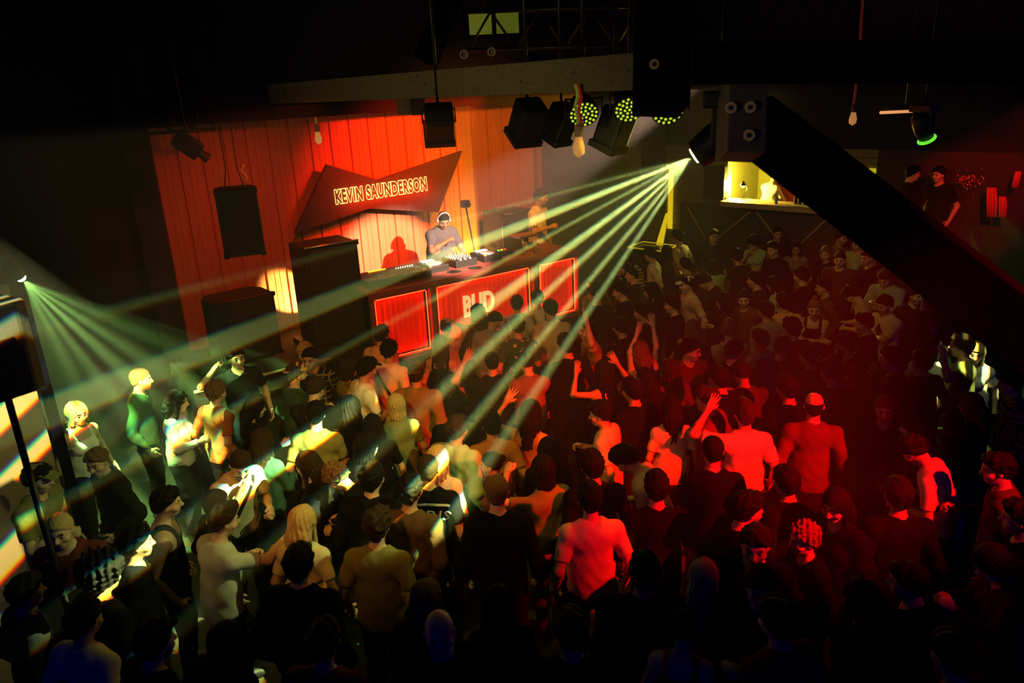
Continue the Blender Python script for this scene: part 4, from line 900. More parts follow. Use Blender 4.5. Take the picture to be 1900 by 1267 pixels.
# ------------------------------------------------------------------ the people (head position in the photograph, facing in degrees clockwise from straight away)
# hx hy face pose sex hair haircolour top colour skin | options | label
CROWD = '''
680 606 25 stand m short b tee peach m||person in pale pink tee with back turned at the left end of the red booth
723 650 20 stand m curly k tee white m|strap|person in white tee with dark shoulder strap, black curly hair, below the booth
815 602 5 onhead f bun b tank cream m||person in cream top holding one hand on the head before the booth gap
819 640 10 stand f long b tank black m||person with long dark hair and black tank top seen from behind below the booth
883 580 8 standl f wavy b long brown m||person with long brown hair and brown top against the glowing booth letters
936 555 8 stand m short b tee lgrey m||tall person in light grey tee right beside the booth letters
918 596 15 bow m short k tee grey m||person bending forward in grey tee behind the tall light grey tee
982 523 170 standr m short k long brown l||person facing the crowd with back to the booth, dark brown top
993 553 -5 stand m messy b tee white m|straps|person in white tee with two backpack straps at the booth's centre right
1021 574 -10 drink m short k tee cream m||person in cream tee with dark round hair below the right end of the booth
960 606 -5 drink m short k tee green m|flowers|person in dark green tee with small pale flower print
912 672 -10 upbent m buzz k tee black m|mir|person in black tee raising the left hand beside the flower print tee
977 674 -12 phone m quiff k tee mauve l||person in mauve tee holding a tall glass in front of the chest
1118 690 -30 upbent2 f long k tank black m||person with long dark hair and both bare arms bent up, black tank
1092 615 -100 up1 m short k tee tan l|mir|person stretching one arm straight up at the right end of the booth
1186 652 -20 dance2 f wavy r tank black l||person with reddish brown hair and both hands high above the crowd
1150 606 -60 standr m short k long black m||person in black behind the raised bent arms right of the booth
1082 520 -35 stand m beanie k tee olive m|beanie green|person in green beanie standing off the right corner of the booth
1104 548 -40 standl m short k long char m||person in charcoal top between green beanie and the black stripes
1206 472 -80 standr m short k tee white l||person in white tee in profile to the left before the yellow strip light
1257 441 -50 stand m messy b tee cream m||person in cream tee with tousled hair below the yellow strip lights
1238 468 60 drink f bob k long black m||person with dark bob turned right beside the cream tee under the strip lights
1324 438 172 stand m short b jacket char l||person facing us in open dark jacket before the zigzag board
1354 476 -40 standr m short k long black m||person in black with back turned in front of the open dark jacket
1333 496 -30 phone f bob k tee mint m||person in mint tee half hidden behind the black top near the bar board
1405 452 -150 mouth f afro k tee mint l||person with big afro hair and mint tee drinking below the bar board
1434 463 -110 drink m quiff b jacket black l||person in black vest in profile right beside the big afro
1446 430 180 stand m buzz k long char m||person in charcoal top facing us directly against the zigzag board
1477 462 -160 stand f long k long grey m||person with long dark hair and grey dress before the zigzag board
1172 480 -60 phone f long k long black m|stripes|person in black and white striped top with long dark hair
1163 508 -80 fist m buzz k long char l||person with short hair lifting a fist under the striped top
1151 541 -70 drink m short k long black l||person in black profile left with red lit hand before the chest
1274 528 -100 stand m short k tee pink l|cap white|person in pink tee and white baseball cap facing the stage
1272 492 -30 stand m short k long char m||person with round dark hair right behind the white baseball cap
1306 522 -90 bow m short k long black l||person in black bowing the head left beside the white baseball cap
1247 566 -70 stand m short k tee black l||person in black tee in profile left below the white baseball cap
1286 612 10 stand f wavy lb long char m||person with shoulder length brown hair behind the smiling maroon top
1283 650 160 standl m short k long maroon l||smiling person in maroon top turned towards us mid crowd
1352 612 0 drink m quiff lb tee peach l|mir|person with light brown hair and peach tee lifting the left hand
1363 652 50 stand m short k tee black l||person in black tee in profile right with brightly red lit face
1373 694 -10 phone m short b long maroon l||person in maroon sweater directly behind the red lit white tee
1348 558 -50 drink f bob k long char l||person with dark bob turned left above the peach tee
1376 556 -150 drink m short k long brown l||person with brown top facing the dark bob in mid crowd
1421 577 -15 stand m short k tee grey m||person in grey tee with dark hair left of the orange lit tee
1461 560 -10 stand m short k tee peach m||person in peach tee glowing orange, black hair, in mid crowd
1503 573 -155 cross f topbun lb tank black l||person with fair hair tied back in black tank top facing left
1468 610 -30 stand m messy k long black m||person with tousled black hair in black before the black tank top
1446 640 40 drink m short k long black m||person in black top bending towards the light grey tee
1415 634 -30 stand m short b tee lgrey m||person in light grey tee turned half left in the red light
1558 482 -150 stand m quiff k long brown l||person in brown sweater looking left near the timber brace
1533 470 -120 drink f bob lb jacket char l||person with fair bob in dark jacket left of the brown sweater
1567 438 150 stand m short k tee olive m||person in olive tee at the back below the timber brace
1592 452 -140 standr m short k tee mint l||person in mint tee looking left near the brace at the back
1610 478 -100 drink m short k long char m||person in charcoal top at the back close under the brace
1642 516 -130 phone m short b tee lblue l||person in pale blue tee hand at mouth under the timber brace
1640 566 -110 cross m curly k tee cream l|print|person in cream tee with dark print looking down, arms folded
1580 547 -70 bow m short k tee tan l||person in tan tee leaning left with orange lit profile
1526 533 -80 stand m short k long brown m||person in brown top looking down left of the tan tee
1602 600 -60 drink m short k tee char l||person in charcoal tee left of the cream tee with print
1700 548 170 stand m short k long char m||person in charcoal top facing us just below the brace
1728 596 -60 up1 m short k long black l|mir|person raising a bare forearm just below the timber brace
1775 640 -60 fist m short b tee olive l|mir|person in olive tee raising a clenched fist under the brace
1738 648 40 stand f bob k tee white l||person in white tee with cool white light on dark bob
1810 655 -140 drink f long bl tee white l||person with long blond hair and white top in the bright light pool at right
1872 712 -60 drink m short b long tan m|plaid|person in checked shirt at the right edge
1705 672 -20 stand m short b tee black l||person in black tee with light brown hair left of the lit white tee
1655 665 -60 stand m short k long black m||person in black beside the light brown hair in the right crowd
1800 752 -30 drink f long r long black m||person with long reddish hair in black before the checked shirt
1642 760 -150 stand f curly r long black l||person with curly reddish hair facing us left of the wavy brown hair
1692 792 -30 standl f wavy b long black l||person with wavy brown hair above the brightly red lit white tee
1695 835 -55 bow m messy k tee white l||person in red lit white tee looking down left, right part of the floor
1664 918 5 stand m short k long black m||person with round black hair standing before the bowed white tee
1510 752 15 stand m bald k long maroon l|beard0|balding person in dark maroon shirt with back turned
1588 700 -40 stand f wavy b long brown m||person with wavy brown hair right above the balding person
1541 690 -20 stand m short k long black m||person in black just behind the balding person
1380 768 0 upbent m quiff b tee white l|mir|person in brightly red lit white tee raising the left hand
1322 836 5 stand m buzz k tee black m||person with cropped dark hair and black tee before the raised hand
1246 758 0 stand f long k tee white l||person with long straight dark hair down a red lit white tee
1113 768 -65 drink m messy k tee lgrey l||person in light grey tee with tousled hair looking left
1160 852 -75 bow m short k tee pink l||person in pink tee stooping left behind the round black head
1218 904 5 stand m short k tee black m||person with round black head and black tee before the stooping pink tee
1094 925 -5 stand m short k tee pink l||person in pale pink tee with back turned, centre of the foreground
985 765 20 up1b f long k tank olive m||person with long black hair and olive tank dancing mid crowd
1018 835 10 stand f long k long black l||person with dark hair and beaded necklace, black top, mid crowd
1010 872 -30 fist f bob k tee olive l|mir|person with dark bob and olive tee lifting the left forearm
922 912 0 stand m buzz lb long black l||person with fair cropped hair and black sweater, bright bare neck
762 908 15 stand m short k long brown m||person in brown sweater with dark hair left of the white lettered black tee
793 872 4 stand m buzz b tee black m|letters|person in black tee with white lettering RIS on the back
820 845 15 stand f long bl jacket cream l||person with long fair hair in strong yellow light
843 803 30 stand m short b jacket mint l||person in mint jacket with back turned beside the long fair hair
848 752 0 stand m short k tee black l|mir|person in black tee with a white patch of light on the crown
773 694 8 stand m beanie b jacket olive m|cap brown back|person in olive denim jacket and brown cap turned backwards
682 684 60 drink m short k tee white l|cap black|person in white tee and black peaked cap in profile right
640 682 75 drink f bob b long olive l||person with brown bob and olive top facing the black peaked cap
735 752 -20 stand f bob bl tee olive l||person with fair bob streaked by yellow light
640 760 -10 stand f long k tee black l||person with long dark hair and a streak of white light
597 766 0 drink m short k tee olive l||person in olive tee with cropped dark hair in the yellow light
586 722 10 phone m short b long char l||person with cool white light on the head behind the olive tee
551 694 60 stand m short b long teal l|cap orange back beard|bearded person in teal shirt and orange cap turned backwards
438 664 150 fist m short k tee char l||person facing us with clenched fist raised near the left loudspeaker
402 728 30 stand m curly lb tee rust l||person in rust tee with curly hair lit from the right
474 757 70 drink f long k long black l||person with dark hair in profile right beside the rust tee
488 818 15 drink f long b long teal l||person with long brown hair and dark teal top in front of the rust tee
446 862 130 mouth m buzz b tee cream l|strap beard|laughing bearded person in cream tee covering the mouth
572 862 -80 stand f long b long black l||person with straight brown hair in profile left, black top
625 885 -85 bow f curly lb jacket black l||person with curly light brown hair leaning left, dark jacket
563 968 15 stand f long bl tee cream l||person with long blond hair and cream tee glowing yellow
556 1046 10 stand m short k jacket black m||person with round black head and black hooded jacket, lower left
416 965 45 point m quiff b tee lgrey l||person in light grey tee stretching an arm to point right
325 932 70 stand m short k tank black l||person in black tank top in profile right, lower left
388 936 60 stand m buzz b long char l||person in charcoal behind the pointing light grey tee
330 745 90 drink f wavy k long lgrey l||person in light sleeves with dark wavy hair right of the green lit cropped hair
262 704 70 stand m buzz lb long green l||person with cropped hair and green top in the green beams
143 768 120 stand f bob bl tank white l||person with fair bob lit white next to the black partition post
180 858 -140 standl m short lb jacket char l||person in wide dark jacket looking down by the partition post
72 888 100 drink m short k tee olive l|cap olive|person in olive cap at the left edge below the striped wall
112 985 170 stand m buzz bl long maroon l||person facing us with bright yellow lit forehead at lower left
165 1052 30 stand m afro k long black m||person with big curly black hair at lower left
158 1150 20 stand m short k tee cream m||person in cream tee with dark head near the lower left corner
50 1098 40 stand m short k long black m||person in black at the left edge near the lower corner
602 1190 10 stand m short k long maroon m||person in maroon top close below the black hooded jacket
793 1110 25 stand f long lb long brown m||person with long light brown hair at the lower centre
815 1172 175 stand m bald b long black l||balding person facing us with red lit forehead at the lower centre
1268 1165 20 stand f bun k tank redc l||person in red top with dark straps at the bottom edge
1325 1075 20 stand f long g long black m||person with long grey fair hair in the dark foreground
1390 1085 -150 drink m short k long black l||person in black holding a glass in the dark foreground
1490 1000 -100 stand f curly r long black l||person with curly reddish hair in the dark right foreground
1388 945 80 stand m short k long black l||person in black profile right with red lit cheek
1440 1150 -20 stand m short k long maroon m||person in maroon shirt in the dark bottom foreground
1550 935 -120 drink f long k long black l||person in black with red lit hands right of the dark centre
1840 1045 -80 phone f long k long maroon l||person in maroon lifting both hands at the lower right
1765 1215 -20 stand m short k long maroon m||person in maroon near the bottom right corner
1600 1110 -20 stand f long k long black m||person with long black hair in the dark lower right
1195 1060 15 stand m short k long black m||person in black between the pale pink tee and the grey fair hair
925 1120 -5 stand f long k long black m||person with long black hair behind the fair cropped hair, all dark
1060 1170 5 stand m short k long black m||person in black below the pale pink tee at the bottom
420 1190 20 stand f bob k long black m||person with dark bob below the pointing arm at the bottom
290 1190 40 stand m messy k long black m||person with tousled hair in black at the lower left bottom
700 890 15 stand m short k jacket black l||person in black jacket crossed by streaks of white light
660 835 60 drink f bob k jacket black l||person with dark bob in black jacket amid the light streaks
690 790 -20 stand f long k tee black l||person with long black hair directly behind the streaked jackets
912 862 -75 stand f bun k tee maroon l||person with hair tied in a bun looking left, maroon tee
700 975 10 stand m messy b tee olive l|hid|person in olive trousers and tee behind the brown sweater
566 655 175 stand f curly bl long olive l||person with curly fair hair facing us at the foot of the left stack
600 668 -170 stand m short k long char m|plaid2|person in dark checked shirt beside the curly fair hair
1176 725 -30 stand m short k long black m||person in black behind the long straight dark hair
1206 700 -30 stand f long k long black m||person with long dark hair in black behind the red lit white tee
1058 860 -10 stand m short k long black m||person in black between the olive tee and the grey tee
1310 745 -60 stand m short b long maroon l||person in maroon with the face turned left beside the raised hand
1460 720 -20 stand m short k long black m||person in black left of the balding person
1850 870 -60 drink m short k long maroon l||person in maroon with red lit forearm at the right edge
1500 660 -30 stand m short k long black m||person in black above the balding person, mid crowd
1570 640 -50 stand m short k long char m||person in charcoal top in profile below the tan tee
1400 520 -60 stand m short k long char m||person in charcoal top below the big afro hair
1440 528 -50 drink f long k tee mint m||person with long dark hair and mint tee in the back rows
1484 512 -40 stand m short k long black m||person in black below the long grey dress
1208 540 -70 stand f long k long black m||person with long dark hair between profile heads in the back rows
1190 580 -60 stand m short k long char m||person in charcoal top right under the white tee in profile
1050 640 -25 stand m short k long black m||person in black under the stretched arm right of the booth
1340 700 -30 stand m short k long black m||person in black between the smiling maroon top and the maroon sweater
1236 690 -10 stand f wavy b long brown m||person with wavy brown hair below the smiling maroon top
900 790 -10 stand m short k tee rust m||person in rust tee with back turned right of the light patched crown
1480 900 -20 stand m short k long black m||person in black in the dark middle of the right floor
1400 1010 -160 stand m short b long black m|hid|person in black tee deep in the dark foreground
250 1010 60 stand m short k long black m||person in black behind the black tank top, lower left
1680 1080 -60 stand m short k long black m||person in black deep in the lower right dark
1890 960 -60 stand m short k long black m||person in black at the right edge in the dark
'''
POSE.update({'upbent': ('upbent', 'down', 2, 0, -5, 2), 'upbent2': ('upbent', 'upbent', 2, 0, 0, 4), 'dance2': ('up', 'over', 0, -6, 5, 2), 'up1b': ('down', 'upbent', 2, 4, 10, 6)})
VAR = random.Random(7)
def place(hx, hy, face, pose, sex, scale, zbase=0.0, mirror=False):
    J = J_of(pose, sex); sc = scale*(.945 if sex == 'f' else 1.0)
    P = at_z(hx, hy, zbase+J['H'][2]*sc)
    rz = -math.radians(face); lx, ly = J['H'][0]*(-1 if mirror else 1)*sc, J['H'][1]*sc
    return Vector((P.x-(lx*math.cos(rz)-ly*math.sin(rz)), P.y-(lx*math.sin(rz)+ly*math.cos(rz)), zbase)), rz
def on_surface(me, M, pts, d, off=.004):
    """drop points (figure space) onto a cloth mesh along direction d"""
    bt = BVHTree.FromPolygons([v.co[:] for v in me.vertices], [p.vertices[:] for p in me.polygons])
    out = []
    for p in pts:
        h = bt.ray_cast(Vector(p)-Vector(d)*1.0, Vector(d))
        out.append((h[0]-Vector(d)*off) if h[0] is not None else None)
    return out
def ribbon(name, path, width, matl, parent, nfun=None, thick=.004):
    """a strap: closed band along points lying on the clothes"""
    path = [p for p in path if p is not None]
    if len(path) < 3: return None
    bm = bmesh.new(); rows = []
    c = Vector((0, 0, 1.2))
    for i, p in enumerate(path):
        t = (path[min(i+1, len(path)-1)]-path[max(i-1, 0)]).normalized()
        n = (p-Vector((0, 0, p.z))).normalized(); s = t.cross(n).normalized()
        rows.append([bm.verts.new(p+s*a*width/2+n*b*thick) for a, b in ((-1, 0), (1, 0), (1, 1), (-1, 1))])
    for a, b in zip(rows, rows[1:]):
        for k in range(4): bm.faces.new((a[k], a[(k+1) % 4], b[(k+1) % 4], b[k]))
    bm.faces.new(rows[0][::-1]); bm.faces.new(rows[-1])
    bmesh.ops.recalc_face_normals(bm, faces=bm.faces)
    me = bpy.data.meshes.new(name); bm.to_mesh(me); bm.free()
    return put(name, me, [matl], parent)
PEOPLE = []
for line in CROWD.strip().splitlines():
    a, o, label = line.split('|'); a = a.split(); opts = o.split()
    hx, hy, face = float(a[0]), float(a[1]), float(a[2]); pose, sex, hair, hc, top, tc, sk = a[3:10]
    kw = {}; hat = None
    if 'cap' in opts: i = opts.index('cap'); hat = 'cap'; kw.update(hatc=opts[i+1], hatback='back' in opts)
    if 'beanie' in opts: i = opts.index('beanie'); hat = 'beanie'; kw.update(hatc=opts[i+1])
    if hair == 'beanie': hair = 'buzz'
    if 'stripes' in opts: kw['kind'] = ('stripes', 16.0, CLOTH['white'])
    if 'plaid' in opts: kw['kind'] = ('plaid', 14.0, CLOTH['black'])
    if 'plaid2' in opts: kw['kind'] = ('plaid', 14.0, CLOTH['grey'])
    if 'flowers' in opts: kw['kind'] = ('flowers', 11.0, CLOTH['peach'])
    mir = 'mir' in opts; sc = VAR.uniform(.965, 1.035)
    loc, rz = place(hx, hy, face, pose, sex, sc, 0, mir)
    r, J, H = person(label, loc, rz, pose, sex, hair, hc, top, tc, sk, lc=VAR.choice(['char', 'black', 'navy', 'char']), hat=hat, beard='beard' in opts,
                     scale=sc, mirror=mir, **kw)
    tm = top_mesh(pose, sex, top)
    if 'strap' in opts:
        zs = np.linspace(0, 1, 14)
        for dd in ((0, 1, 0), (0, -1, 0)):      # the band runs over back and chest
            pts = on_surface(tm, None, [(-.11+.24*t, 0, 1.42-.40*t) for t in zs], dd)
            ribbon('bag_strap', pts, .038, mat('strap', CLOTH['black'], .7), r)
    if 'straps' in opts:
        for s in (-1, 1):
            pts = on_surface(tm, None, [(s*(.09+.02*t), 0, 1.43-.30*t) for t in np.linspace(0, 1, 10)], (0, 1, 0))
            ribbon('backpack_strap', pts, .045, mat('strap', CLOTH['olive'], .7), r)
    if 'letters' in opts or 'print' in opts:
        back = 'letters' in opts
        if back:
            cu = bpy.data.curves.new('lettering', 'FONT'); cu.body = 'PARIS'; cu.size = .135; cu.align_x = 'CENTER'; cu.resolution_u = 2
            to = bpy.data.objects.new('tmp', cu); COL.objects.link(to)
            bpy.context.view_layer.update()
            me = bpy.data.meshes.new_from_object(to.evaluated_get(bpy.context.evaluated_depsgraph_get())); bpy.data.objects.remove(to)
            bm = bmesh.new(); bm.from_mesh(me)
        else:
            me = bpy.data.meshes.new('print'); bm = bmesh.new()
            bm.faces.new([bm.verts.new((math.sin(k*.524)*(.05+.022*math.sin(k*2.3)), .07+math.cos(k*.524)*(.085+.02*math.cos(k*3.1)), 0)) for k in range(12)])
        bmesh.ops.triangulate(bm, faces=bm.faces); bmesh.ops.subdivide_edges(bm, edges=bm.edges, cuts=2, use_grid_fill=True)
        dd = Vector((0, 1, 0)) if back else Vector((0, -1, 0))
        P0 = []
        for v in bm.verts:
            x, y = v.co.x, v.co.y
            if back: ang = x/.42; P0.append((math.sin(ang)*(.42+y), 0, 1.27-.42+math.cos(ang)*(.42+y)))
            else: P0.append((-x, 0, 1.20+y))
        Q = on_surface(tm, None, P0, dd)
        for v, q, p in zip(bm.verts, Q, P0): v.co = q if q is not None else Vector(p)
        bm.to_mesh(me); bm.free(); me.materials.clear()
        put('lettering' if back else 'print', me, [mat('print', CLOTH['white'] if back else CLOTH['black'], .7)], r)
        if back:   # the arc above the letters
            pts = on_surface(tm, None, [(math.sin(t)*.56, 0, 1.27-.42+math.cos(t)*.56) for t in np.linspace(-.32, .32, 16)], dd)
            ribbon('printed_arc', pts, .018, mat('print', CLOTH['white'], .7), r)
    PEOPLE.append(r)

def relax():
    """nobody stands inside a neighbour"""
    P = [r.location.copy() for r in PEOPLE]; P0 = [p.copy() for p in P]; n = len(P)
    wt = [.35 if i < 124 else 1.0 for i in range(n)]
    for i, l in enumerate(CROWD.strip().splitlines()):
        if i < 124 and (float(l.split()[1]) > 740 or 'strap' in l or 'flowers' in l): wt[i] = .08
    cx = [r for r in ((Vector((cl.x, cl.y)), .30), (Vector((PB.x, PB.y)), .25))]
    for it in range(60):
        for i in range(n):
            for j in range(i+1, n):
                d = P[i]-P[j]; L = math.hypot(d.x, d.y)
                if L < .38:
                    u = Vector((d.x, d.y, 0))/max(L, 1e-4) if L > 1e-3 else Vector((1, 0, 0)); push = (.38-L)*.5; s_ = wt[i]+wt[j]
                    P[i] += u*push*2*wt[i]/s_; P[j] -= u*push*2*wt[j]/s_
        for i in range(n):
            q = P[i]-B0; a, b = q.dot(U), q.dot(V)
            if -.3 < a < 5.3 and -.42 < b < .5: P[i] -= V*(b+.42)*.5          # clear of the stage front
            if -2.6 < a <= -.3 and -.12 < b < 1.5: P[i] -= V*(b+.12)*.5
            s_, n_ = (P[i]-CN).dot(BD), (P[i]-CN).dot(BN)
            if s_ > 0 and n_ > -.45: P[i] -= BN*(n_+.45)*.6
            if -.2 < s_ < .95 and -1.7 < n_ < -.7: P[i] -= BN*(n_+1.7)*.2
            for c, rr in cx:
                d = Vector((P[i].x, P[i].y))-c
                if d.length < rr: P[i] += Vector((d.x, d.y, 0)).normalized()*(rr-d.length)
    for r, p in zip(PEOPLE, P): r.location = (p.x, p.y, 0)
relax()
# ------------------------------------------------------------------ bar hatch contents
bl = empty('desk_lamp', bb(1.62, .10, 2.12), 0, 'glaring desk lamp on the left end of the bar counter', 'lamp')
MB().lathe([(.06, 0), (.06, .015), (.01, .02)], (0, 0, 0)).make('base', BLK, bl); MB().tube([(0, 0, .02), (.10, .05, .20), (.02, 0, .34)], .008, 6).make('arm', BLK, bl)
MB().lathe([(.02, 0), (.055, -.09), (.05, -.09), (.016, 0)], (0, 0, .36)).make('shade', BLK, bl); MB().lathe([(.01, 0), (.030, -.03), (.02, -.06)], (0, 0, .30)).make('bulb', mat('lit_bulb', (1, .9, .6), .3, emit=(1, .82, .25), es=45), bl, True)
for i, s in enumerate((2.72, 2.80, 2.90, 3.6)):
    bottle(['dark bottle left of the group on the bar counter', 'dark bottle in the middle of the bar counter group', 'dark bottle right of the group on the bar counter', 'dark bottle alone at the right of the bar counter'][i], bb(s, .02, 2.12), .28, (.03, .02, .01), 'dark')
for i, s in enumerate((2.4, 3.2)):
    tagd(MB().lathe([(.030, 0), (.036, .11), (.033, .11), (.028, .006)], bb(s, -.12, 2.12), n=16).make('plastic_cup', mat('clear_cup', (.6, .5, .5), .2, trans=.5)), ['clear cup left of the dark bottles on the bar counter', 'clear cup right of the dark bottles on the bar counter'][i], 'cup')
# writing on the red partition: a pale 2
me = text_mesh('2', .42, .004, .006)
o = put('painted_numeral', me, [mat('pale_paint', (.7, .6, .5), .6)], RPART, None)
R3 = Matrix((BD, Z, -BN)).transposed().to_4x4(); R3.translation = bb(2.30, .735, 2.35); o.matrix_local = R3

def bystander(label, hx, hy, face, pose, sex, hair, hc, top, tc, sk, zb, scale=1.0, **kw):
    loc, rz = place(hx, hy, face, pose, sex, scale, zb, kw.get('mirror', False))
    return person(label, loc, rz, pose, sex, hair, hc, top, tc, sk, scale=scale, **kw)
BIGS = .5
dj, Jd, Hd = bystander('person at the decks in a dark polo shirt and headphones, one fist at the chest', 823, 409, 152, 'dj', 'm', 'buzz', 'k', 'tee', 'char2', 'd', STAGE_Z, 1.0, big=BIGS)
# headphones, collar
hpm = MB(); hpm.tube([(.092*math.cos(a), -.005, .02+.118*math.sin(a)) for a in np.linspace(0, math.pi, 14)], .009, 8)
for s in (-1, 1): hpm.lathe([(.034, 0), (.036, .012), (.026, .024)], (s*.082, -.005, .0), (s, 0, 0), 14)
o = hpm.make('headphones', mat('silver_plastic', (.3, .3, .32), .25), dj, True); o.matrix_local = Hd
mtop = top_mesh('dj', 'm', 'tee', BIGS)
col_pts = [Vector(Jd['T']((.088*math.sin(a), .012+.075*math.cos(a), 1.475-.022*math.cos(a)))) for a in np.linspace(.35, 2*math.pi-.35, 20)]
cc = MB(); cc.tube(col_pts, .013, 8, r2=.013); cc.make('collar', mat('collar', (.62, .60, .60), .8), dj, True)
bystander('person in pinkish tee on the stage platform behind the flight case', 1004, 366, 120, 'drink', 'm', 'short', 'b', 'tee', 'white', 'm', STAGE_Z, 1.03)
bystander('person in yellow lit tee working inside the bar hatch', 1440, 328, 70, 'phone', 'm', 'curly', 'k', 'tee', 'cream', 'l', .90)
bystander('person in rust top inside the bar hatch next to the dark bottles', 1484, 345, -60, 'drink', 'f', 'long', 'b', 'tee', 'rust', 'l', .90, .95)
# people and hangings in the red side room beyond the brace
for i, (x, y, f, h, tc) in enumerate(((1694, 322, 100, 'short', 'black'), (1742, 324, -110, 'short', 'black'))):
    bystander(['person with red lit face left of the red glitter, beyond the brace', 'person with red lit face under the faint green rays'][i], x, y, f, 'stand', 'm', h, 'k', 'tee', tc, 'l', 1.2)
S(barbox('floor_side_room', 4.1, 8.5, -1.6, 0, 1.1, 1.2, BLKPAINT))
for i, (x, y0, y1, wd) in enumerate(((1840, 348, 402, .06), (1860, 365, 403, .045), (1882, 318, 348, .035))):
    pl0 = bb(5, -.25); a = on_plane(x+(8 if i == 2 else 0), y0, pl0, BN); b = on_plane(x, y1, pl0, BN)
    dr = MB(); 
    for k in range(4): dr.tube([a+BD*wd*(k-1.5)*.5, (a+b)/2+BD*(wd*(k-1.5)*.6+.01*math.sin(k*3)), b+BD*wd*(k-1.5)*.55], wd*.34, 8)
    tagd(dr.make('red_drape', mat('red_cloth', (.85, .06, .05), .7, var=.15)), ['bright red drape strip in the side room at the far right', 'dimmer red drape strip right of the bright one', 'small slanting red strip at the far right edge'][i], 'drape')
gl = MB(); rg = random.Random(3)
for k in range(46):
    p = on_plane(1800+rg.gauss(0, 12), 335+rg.gauss(0, 9), bb(5, -.3), BN); gl.box(p, (.012, .003, .012), Matrix.Rotation(rg.random()*3, 3, 'Z'))
tagd(gl.make('glitter_garland', mat('red_glitter', (.9, .10, .08), .3, metal=.4)), 'cluster of small red glittering discs in the side room', 'garland', kind='stuff')
q0, q1 = at_d(1634, 209, 8.6), at_d(1722, 205, 8.9)
nt_ = empty('tube_light', q0, 0, 'pinkish fluorescent tube with a red end under the roof at right', 'tube light')
MB().tube([(0, 0, 0), q1-q0], .017, 10).make('tube', mat('tube_glass', (.9, .5, .3), .3, emit=(1.0, .42, .16), es=.75), nt_)
MB().tube([q1-q0, (q1-q0)*1.12], .020, 10).make('tube_end', mat('red_end', (.9, .05, .03), .4, emit=(1, .02, .01), es=.8), nt_)
MB().tube([(q1-q0)*.5+Z*.06, (q1-q0)*.5+Z*(6.29-q0.z)], .006, 6).make('drop_wire', BLKM, nt_); MB().box((q1-q0)*.5+Z*.045, (.29, .03, .022)).make('fitting', BLKM, nt_)
yb = on_plane(1618, 319, bb(4, -.012), BN)
tagd(MB().box(yb, (.06, .015, .06), RB).make('small_sign', mat('yellow_sign', (.8, .7, .05), .5, emit=(.8, .75, .02), es=.5)), 'small yellow lit square on the wall just beyond the brace', 'sign')

# ------------------------------------------------------------------ moving heads and their beams
def stripes_of(freq, duty, fx=0.0, fy=0.0, col=(1, 1, 1), fringe=.05, cross=0.0, soft=6.0):
    def build(M, x, y):
        # broken bars with coloured fringes
        w = M('MULTIPLY', M('SINE', M('MULTIPLY', y, 9.0)), .35)
        out = []
        for i in range(3):
            ph = M('ADD', M('MULTIPLY', x, freq), fringe*(i-1)*6.28+fx)
            s = M('ADD', M('SINE', ph), M('MULTIPLY', M('SINE', M('MULTIPLY', ph, .43)), .3))
            v = M('MULTIPLY', M('SUBTRACT', s, duty), soft, clamp=True)
            if cross:
                c = M('MULTIPLY', M('ADD', M('SINE', M('ADD', M('MULTIPLY', y, cross), M('MULTIPLY', M('SINE', M('MULTIPLY', x, 5.0)), 1.5))), .6), 3.0, clamp=True)
                v = M('MULTIPLY', v, c)
            out.append(M('MULTIPLY', M('ADD', v, .02), col[i]))
        return out
    return build
def edge_on(p, d, w_=(.26, .95, -.1)):      # turn the pattern wheel so its bars lie along the hall
    m0 = d.to_track_quat('-Z', 'Y').to_matrix(); w_ = Vector(w_); w_ = (w_-d*w_.dot(d)).normalized()
    return math.atan2(-w_.dot(m0.col[0]), w_.dot(m0.col[1]))
C_T = at_z(390, 900, 1.3)
rC, pC, dC = lantern('black moving head lamp throwing striped light from the bolted post', 1334, 258, 4.75, C_T, 'head', .95, (.75, 1.0, .45))
lc = lamp('striped_beam', 'SPOT', pC+dC*.205, 12500, (1, 1, 1), C_T, spot_size=math.radians(50), spot_blend=.12, shadow_soft_size=.012, roll=edge_on(pC, dC))
gobo(lc, stripes_of(47, .60, col=(.80, 1.0, .26), fringe=.026, cross=12.0, soft=3.5))
L_T = at_z(325, 800, .9)
rL, pL, dL = lantern('small moving head lamp on top of the black post at left', 24, 500, 6.95, L_T, 'head', .55, (.75, 1.0, .7))
ll = lamp('striped_beam', 'SPOT', pL+dL*.15, 2000, (1, 1, 1), L_T, spot_size=math.radians(56), spot_blend=.1, shadow_soft_size=.012, roll=edge_on(pL, dL, (-.54, .82, -.2)))
gobo(ll, stripes_of(38, -.75, col=(.46, 1.0, .20), fringe=.008, soft=.62))
F_T = at_z(1850, 640, 1.0)
rF, pF, dF = lantern('small green scanner lamp with faint rays at far right', 1712, 236, 8.4, F_T, 'head', .8, None)
MB().lathe([(.10, 0), (.10, .004)], dF*.16, dF, 24).make('lens', mat('green_lens', (.2, .9, .1), .3, emit=(.16, .85, .04), es=1.0), rF)
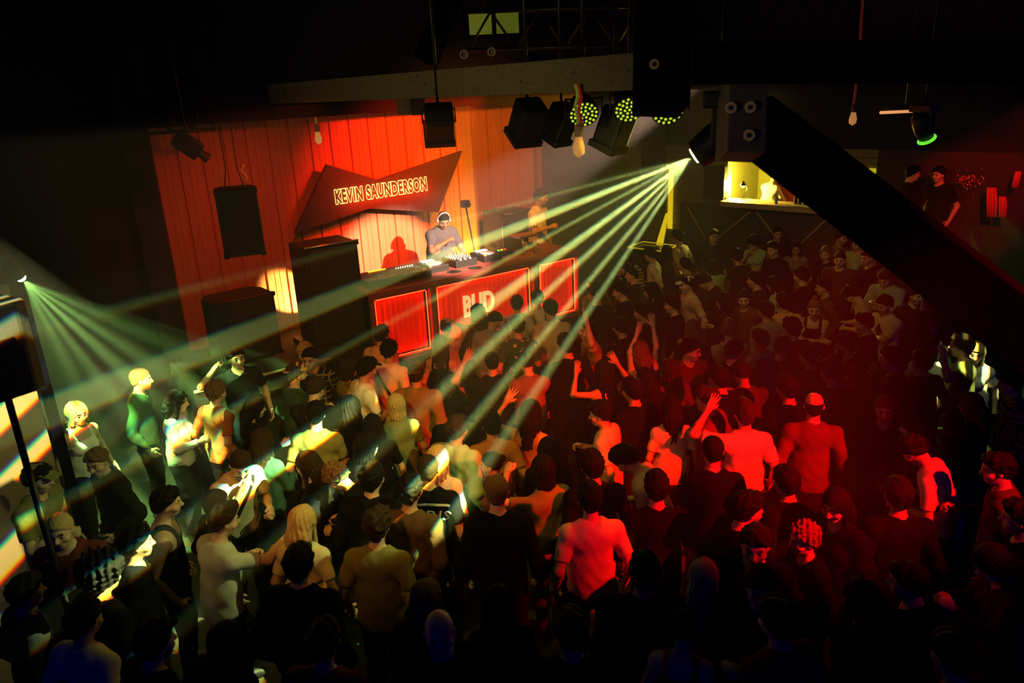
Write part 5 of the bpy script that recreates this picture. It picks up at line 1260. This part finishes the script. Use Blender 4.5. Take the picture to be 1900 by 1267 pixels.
# ------------------------------------------------------------------ haze hanging over the stage and the left of the floor
hz = bpy.data.materials.new('haze'); hz.use_nodes = True; nt = hz.node_tree; nt.nodes.clear()
vo = nt.nodes.new('ShaderNodeVolumeScatter'); vo.inputs['Density'].default_value = HAZE; vo.inputs['Anisotropy'].default_value = .15; vo.inputs['Color'].default_value = (1, 1, 1, 1)
ou = nt.nodes.new('ShaderNodeOutputMaterial'); nt.links.new(vo.outputs[0], ou.inputs['Volume'])
ho = MB().prism([(-6.3, 5.0, .02), (-3.2, 3.9, .02), (2.6, 3.9, .02), (3.4, 12.5, .02), (-.2, 13.6, .02), (-6.3, 9.4, .02)], Z*4.4).make('haze', hz)
tagd(ho, 'thin smoke haze hanging over the stage and the left of the dance floor', 'haze', kind='stuff')
def thicker(poly, z1, dens, label):
    m2 = hz.copy(); m2.node_tree.nodes['Volume Scatter'].inputs['Density'].default_value = dens
    return tagd(MB().prism([(x, y, .03) for x, y in poly], Z*z1).make('haze', m2), label, 'haze', kind='stuff')
thicker([(-.4, 4.1), (2.55, 4.0), (3.3, 12.4), (-.1, 13.3), (-1.6, 12.3)], 4.32, .013, 'thicker smoke haze under the striped lamp at the booth end')
thicker([(-6.2, 5.2), (-2.6, 4.6), (-3.0, 10.6), (-5.0, 10.1)], 4.30, .012, 'thicker smoke haze below the left lamp by the striped partition')

lf = lamp('scanner_beam', 'SPOT', pF+dF*.2, 1100, (1, 1, 1), F_T, spot_size=math.radians(44), spot_blend=.3, shadow_soft_size=.02, roll=edge_on(pF, dF, (.55, .82, -.1)))
gobo(lf, stripes_of(60, .8, col=(.30, 1.0, .12), fringe=0.0, soft=3.0))
hz3 = hz.copy(); hz3.node_tree.nodes['Volume Scatter'].inputs['Density'].default_value = .02
h2o = MB().prism([(5.4, 7.6, 1.3), (9.4, 7.2, 1.3), (9.4, 10.4, 1.3), (6.6, 12.6, 1.3)], Z*2.7).make('haze', hz3)
tagd(h2o, 'faint smoke haze under the green scanner lamp at the far right', 'haze', kind='stuff')

pool = at_z(1800, 668, 1.5)
rP, pP, dP = lantern('dark moving head lamp above the light pool, hidden under the roof at right', 1990, 60, 5.6, pool, 'head', .9, None)
lp_ = lamp('striped_beam', 'SPOT', pP+dP*.24, 2600, (1, 1, 1), pool, spot_size=math.radians(13), spot_blend=.3, shadow_soft_size=.012)
gobo(lp_, stripes_of(150, .2, col=(.90, 1.0, .28), fringe=.02, cross=60.0))
wl_t = at_d(52, 742, 6.0)
lw = lamp('striped_beam', 'SPOT', (-2.75, 3.3, 4.6), 4800, (1, 1, 1), wl_t, spot_size=math.radians(31), spot_blend=.1, shadow_soft_size=.01, roll=math.radians(-54))  # added unseen lamp without a fixture, throws the stripes on the partition
gobo(lw, stripes_of(84, .25, col=(1.0, .95, .34), fringe=.05, soft=4.0))
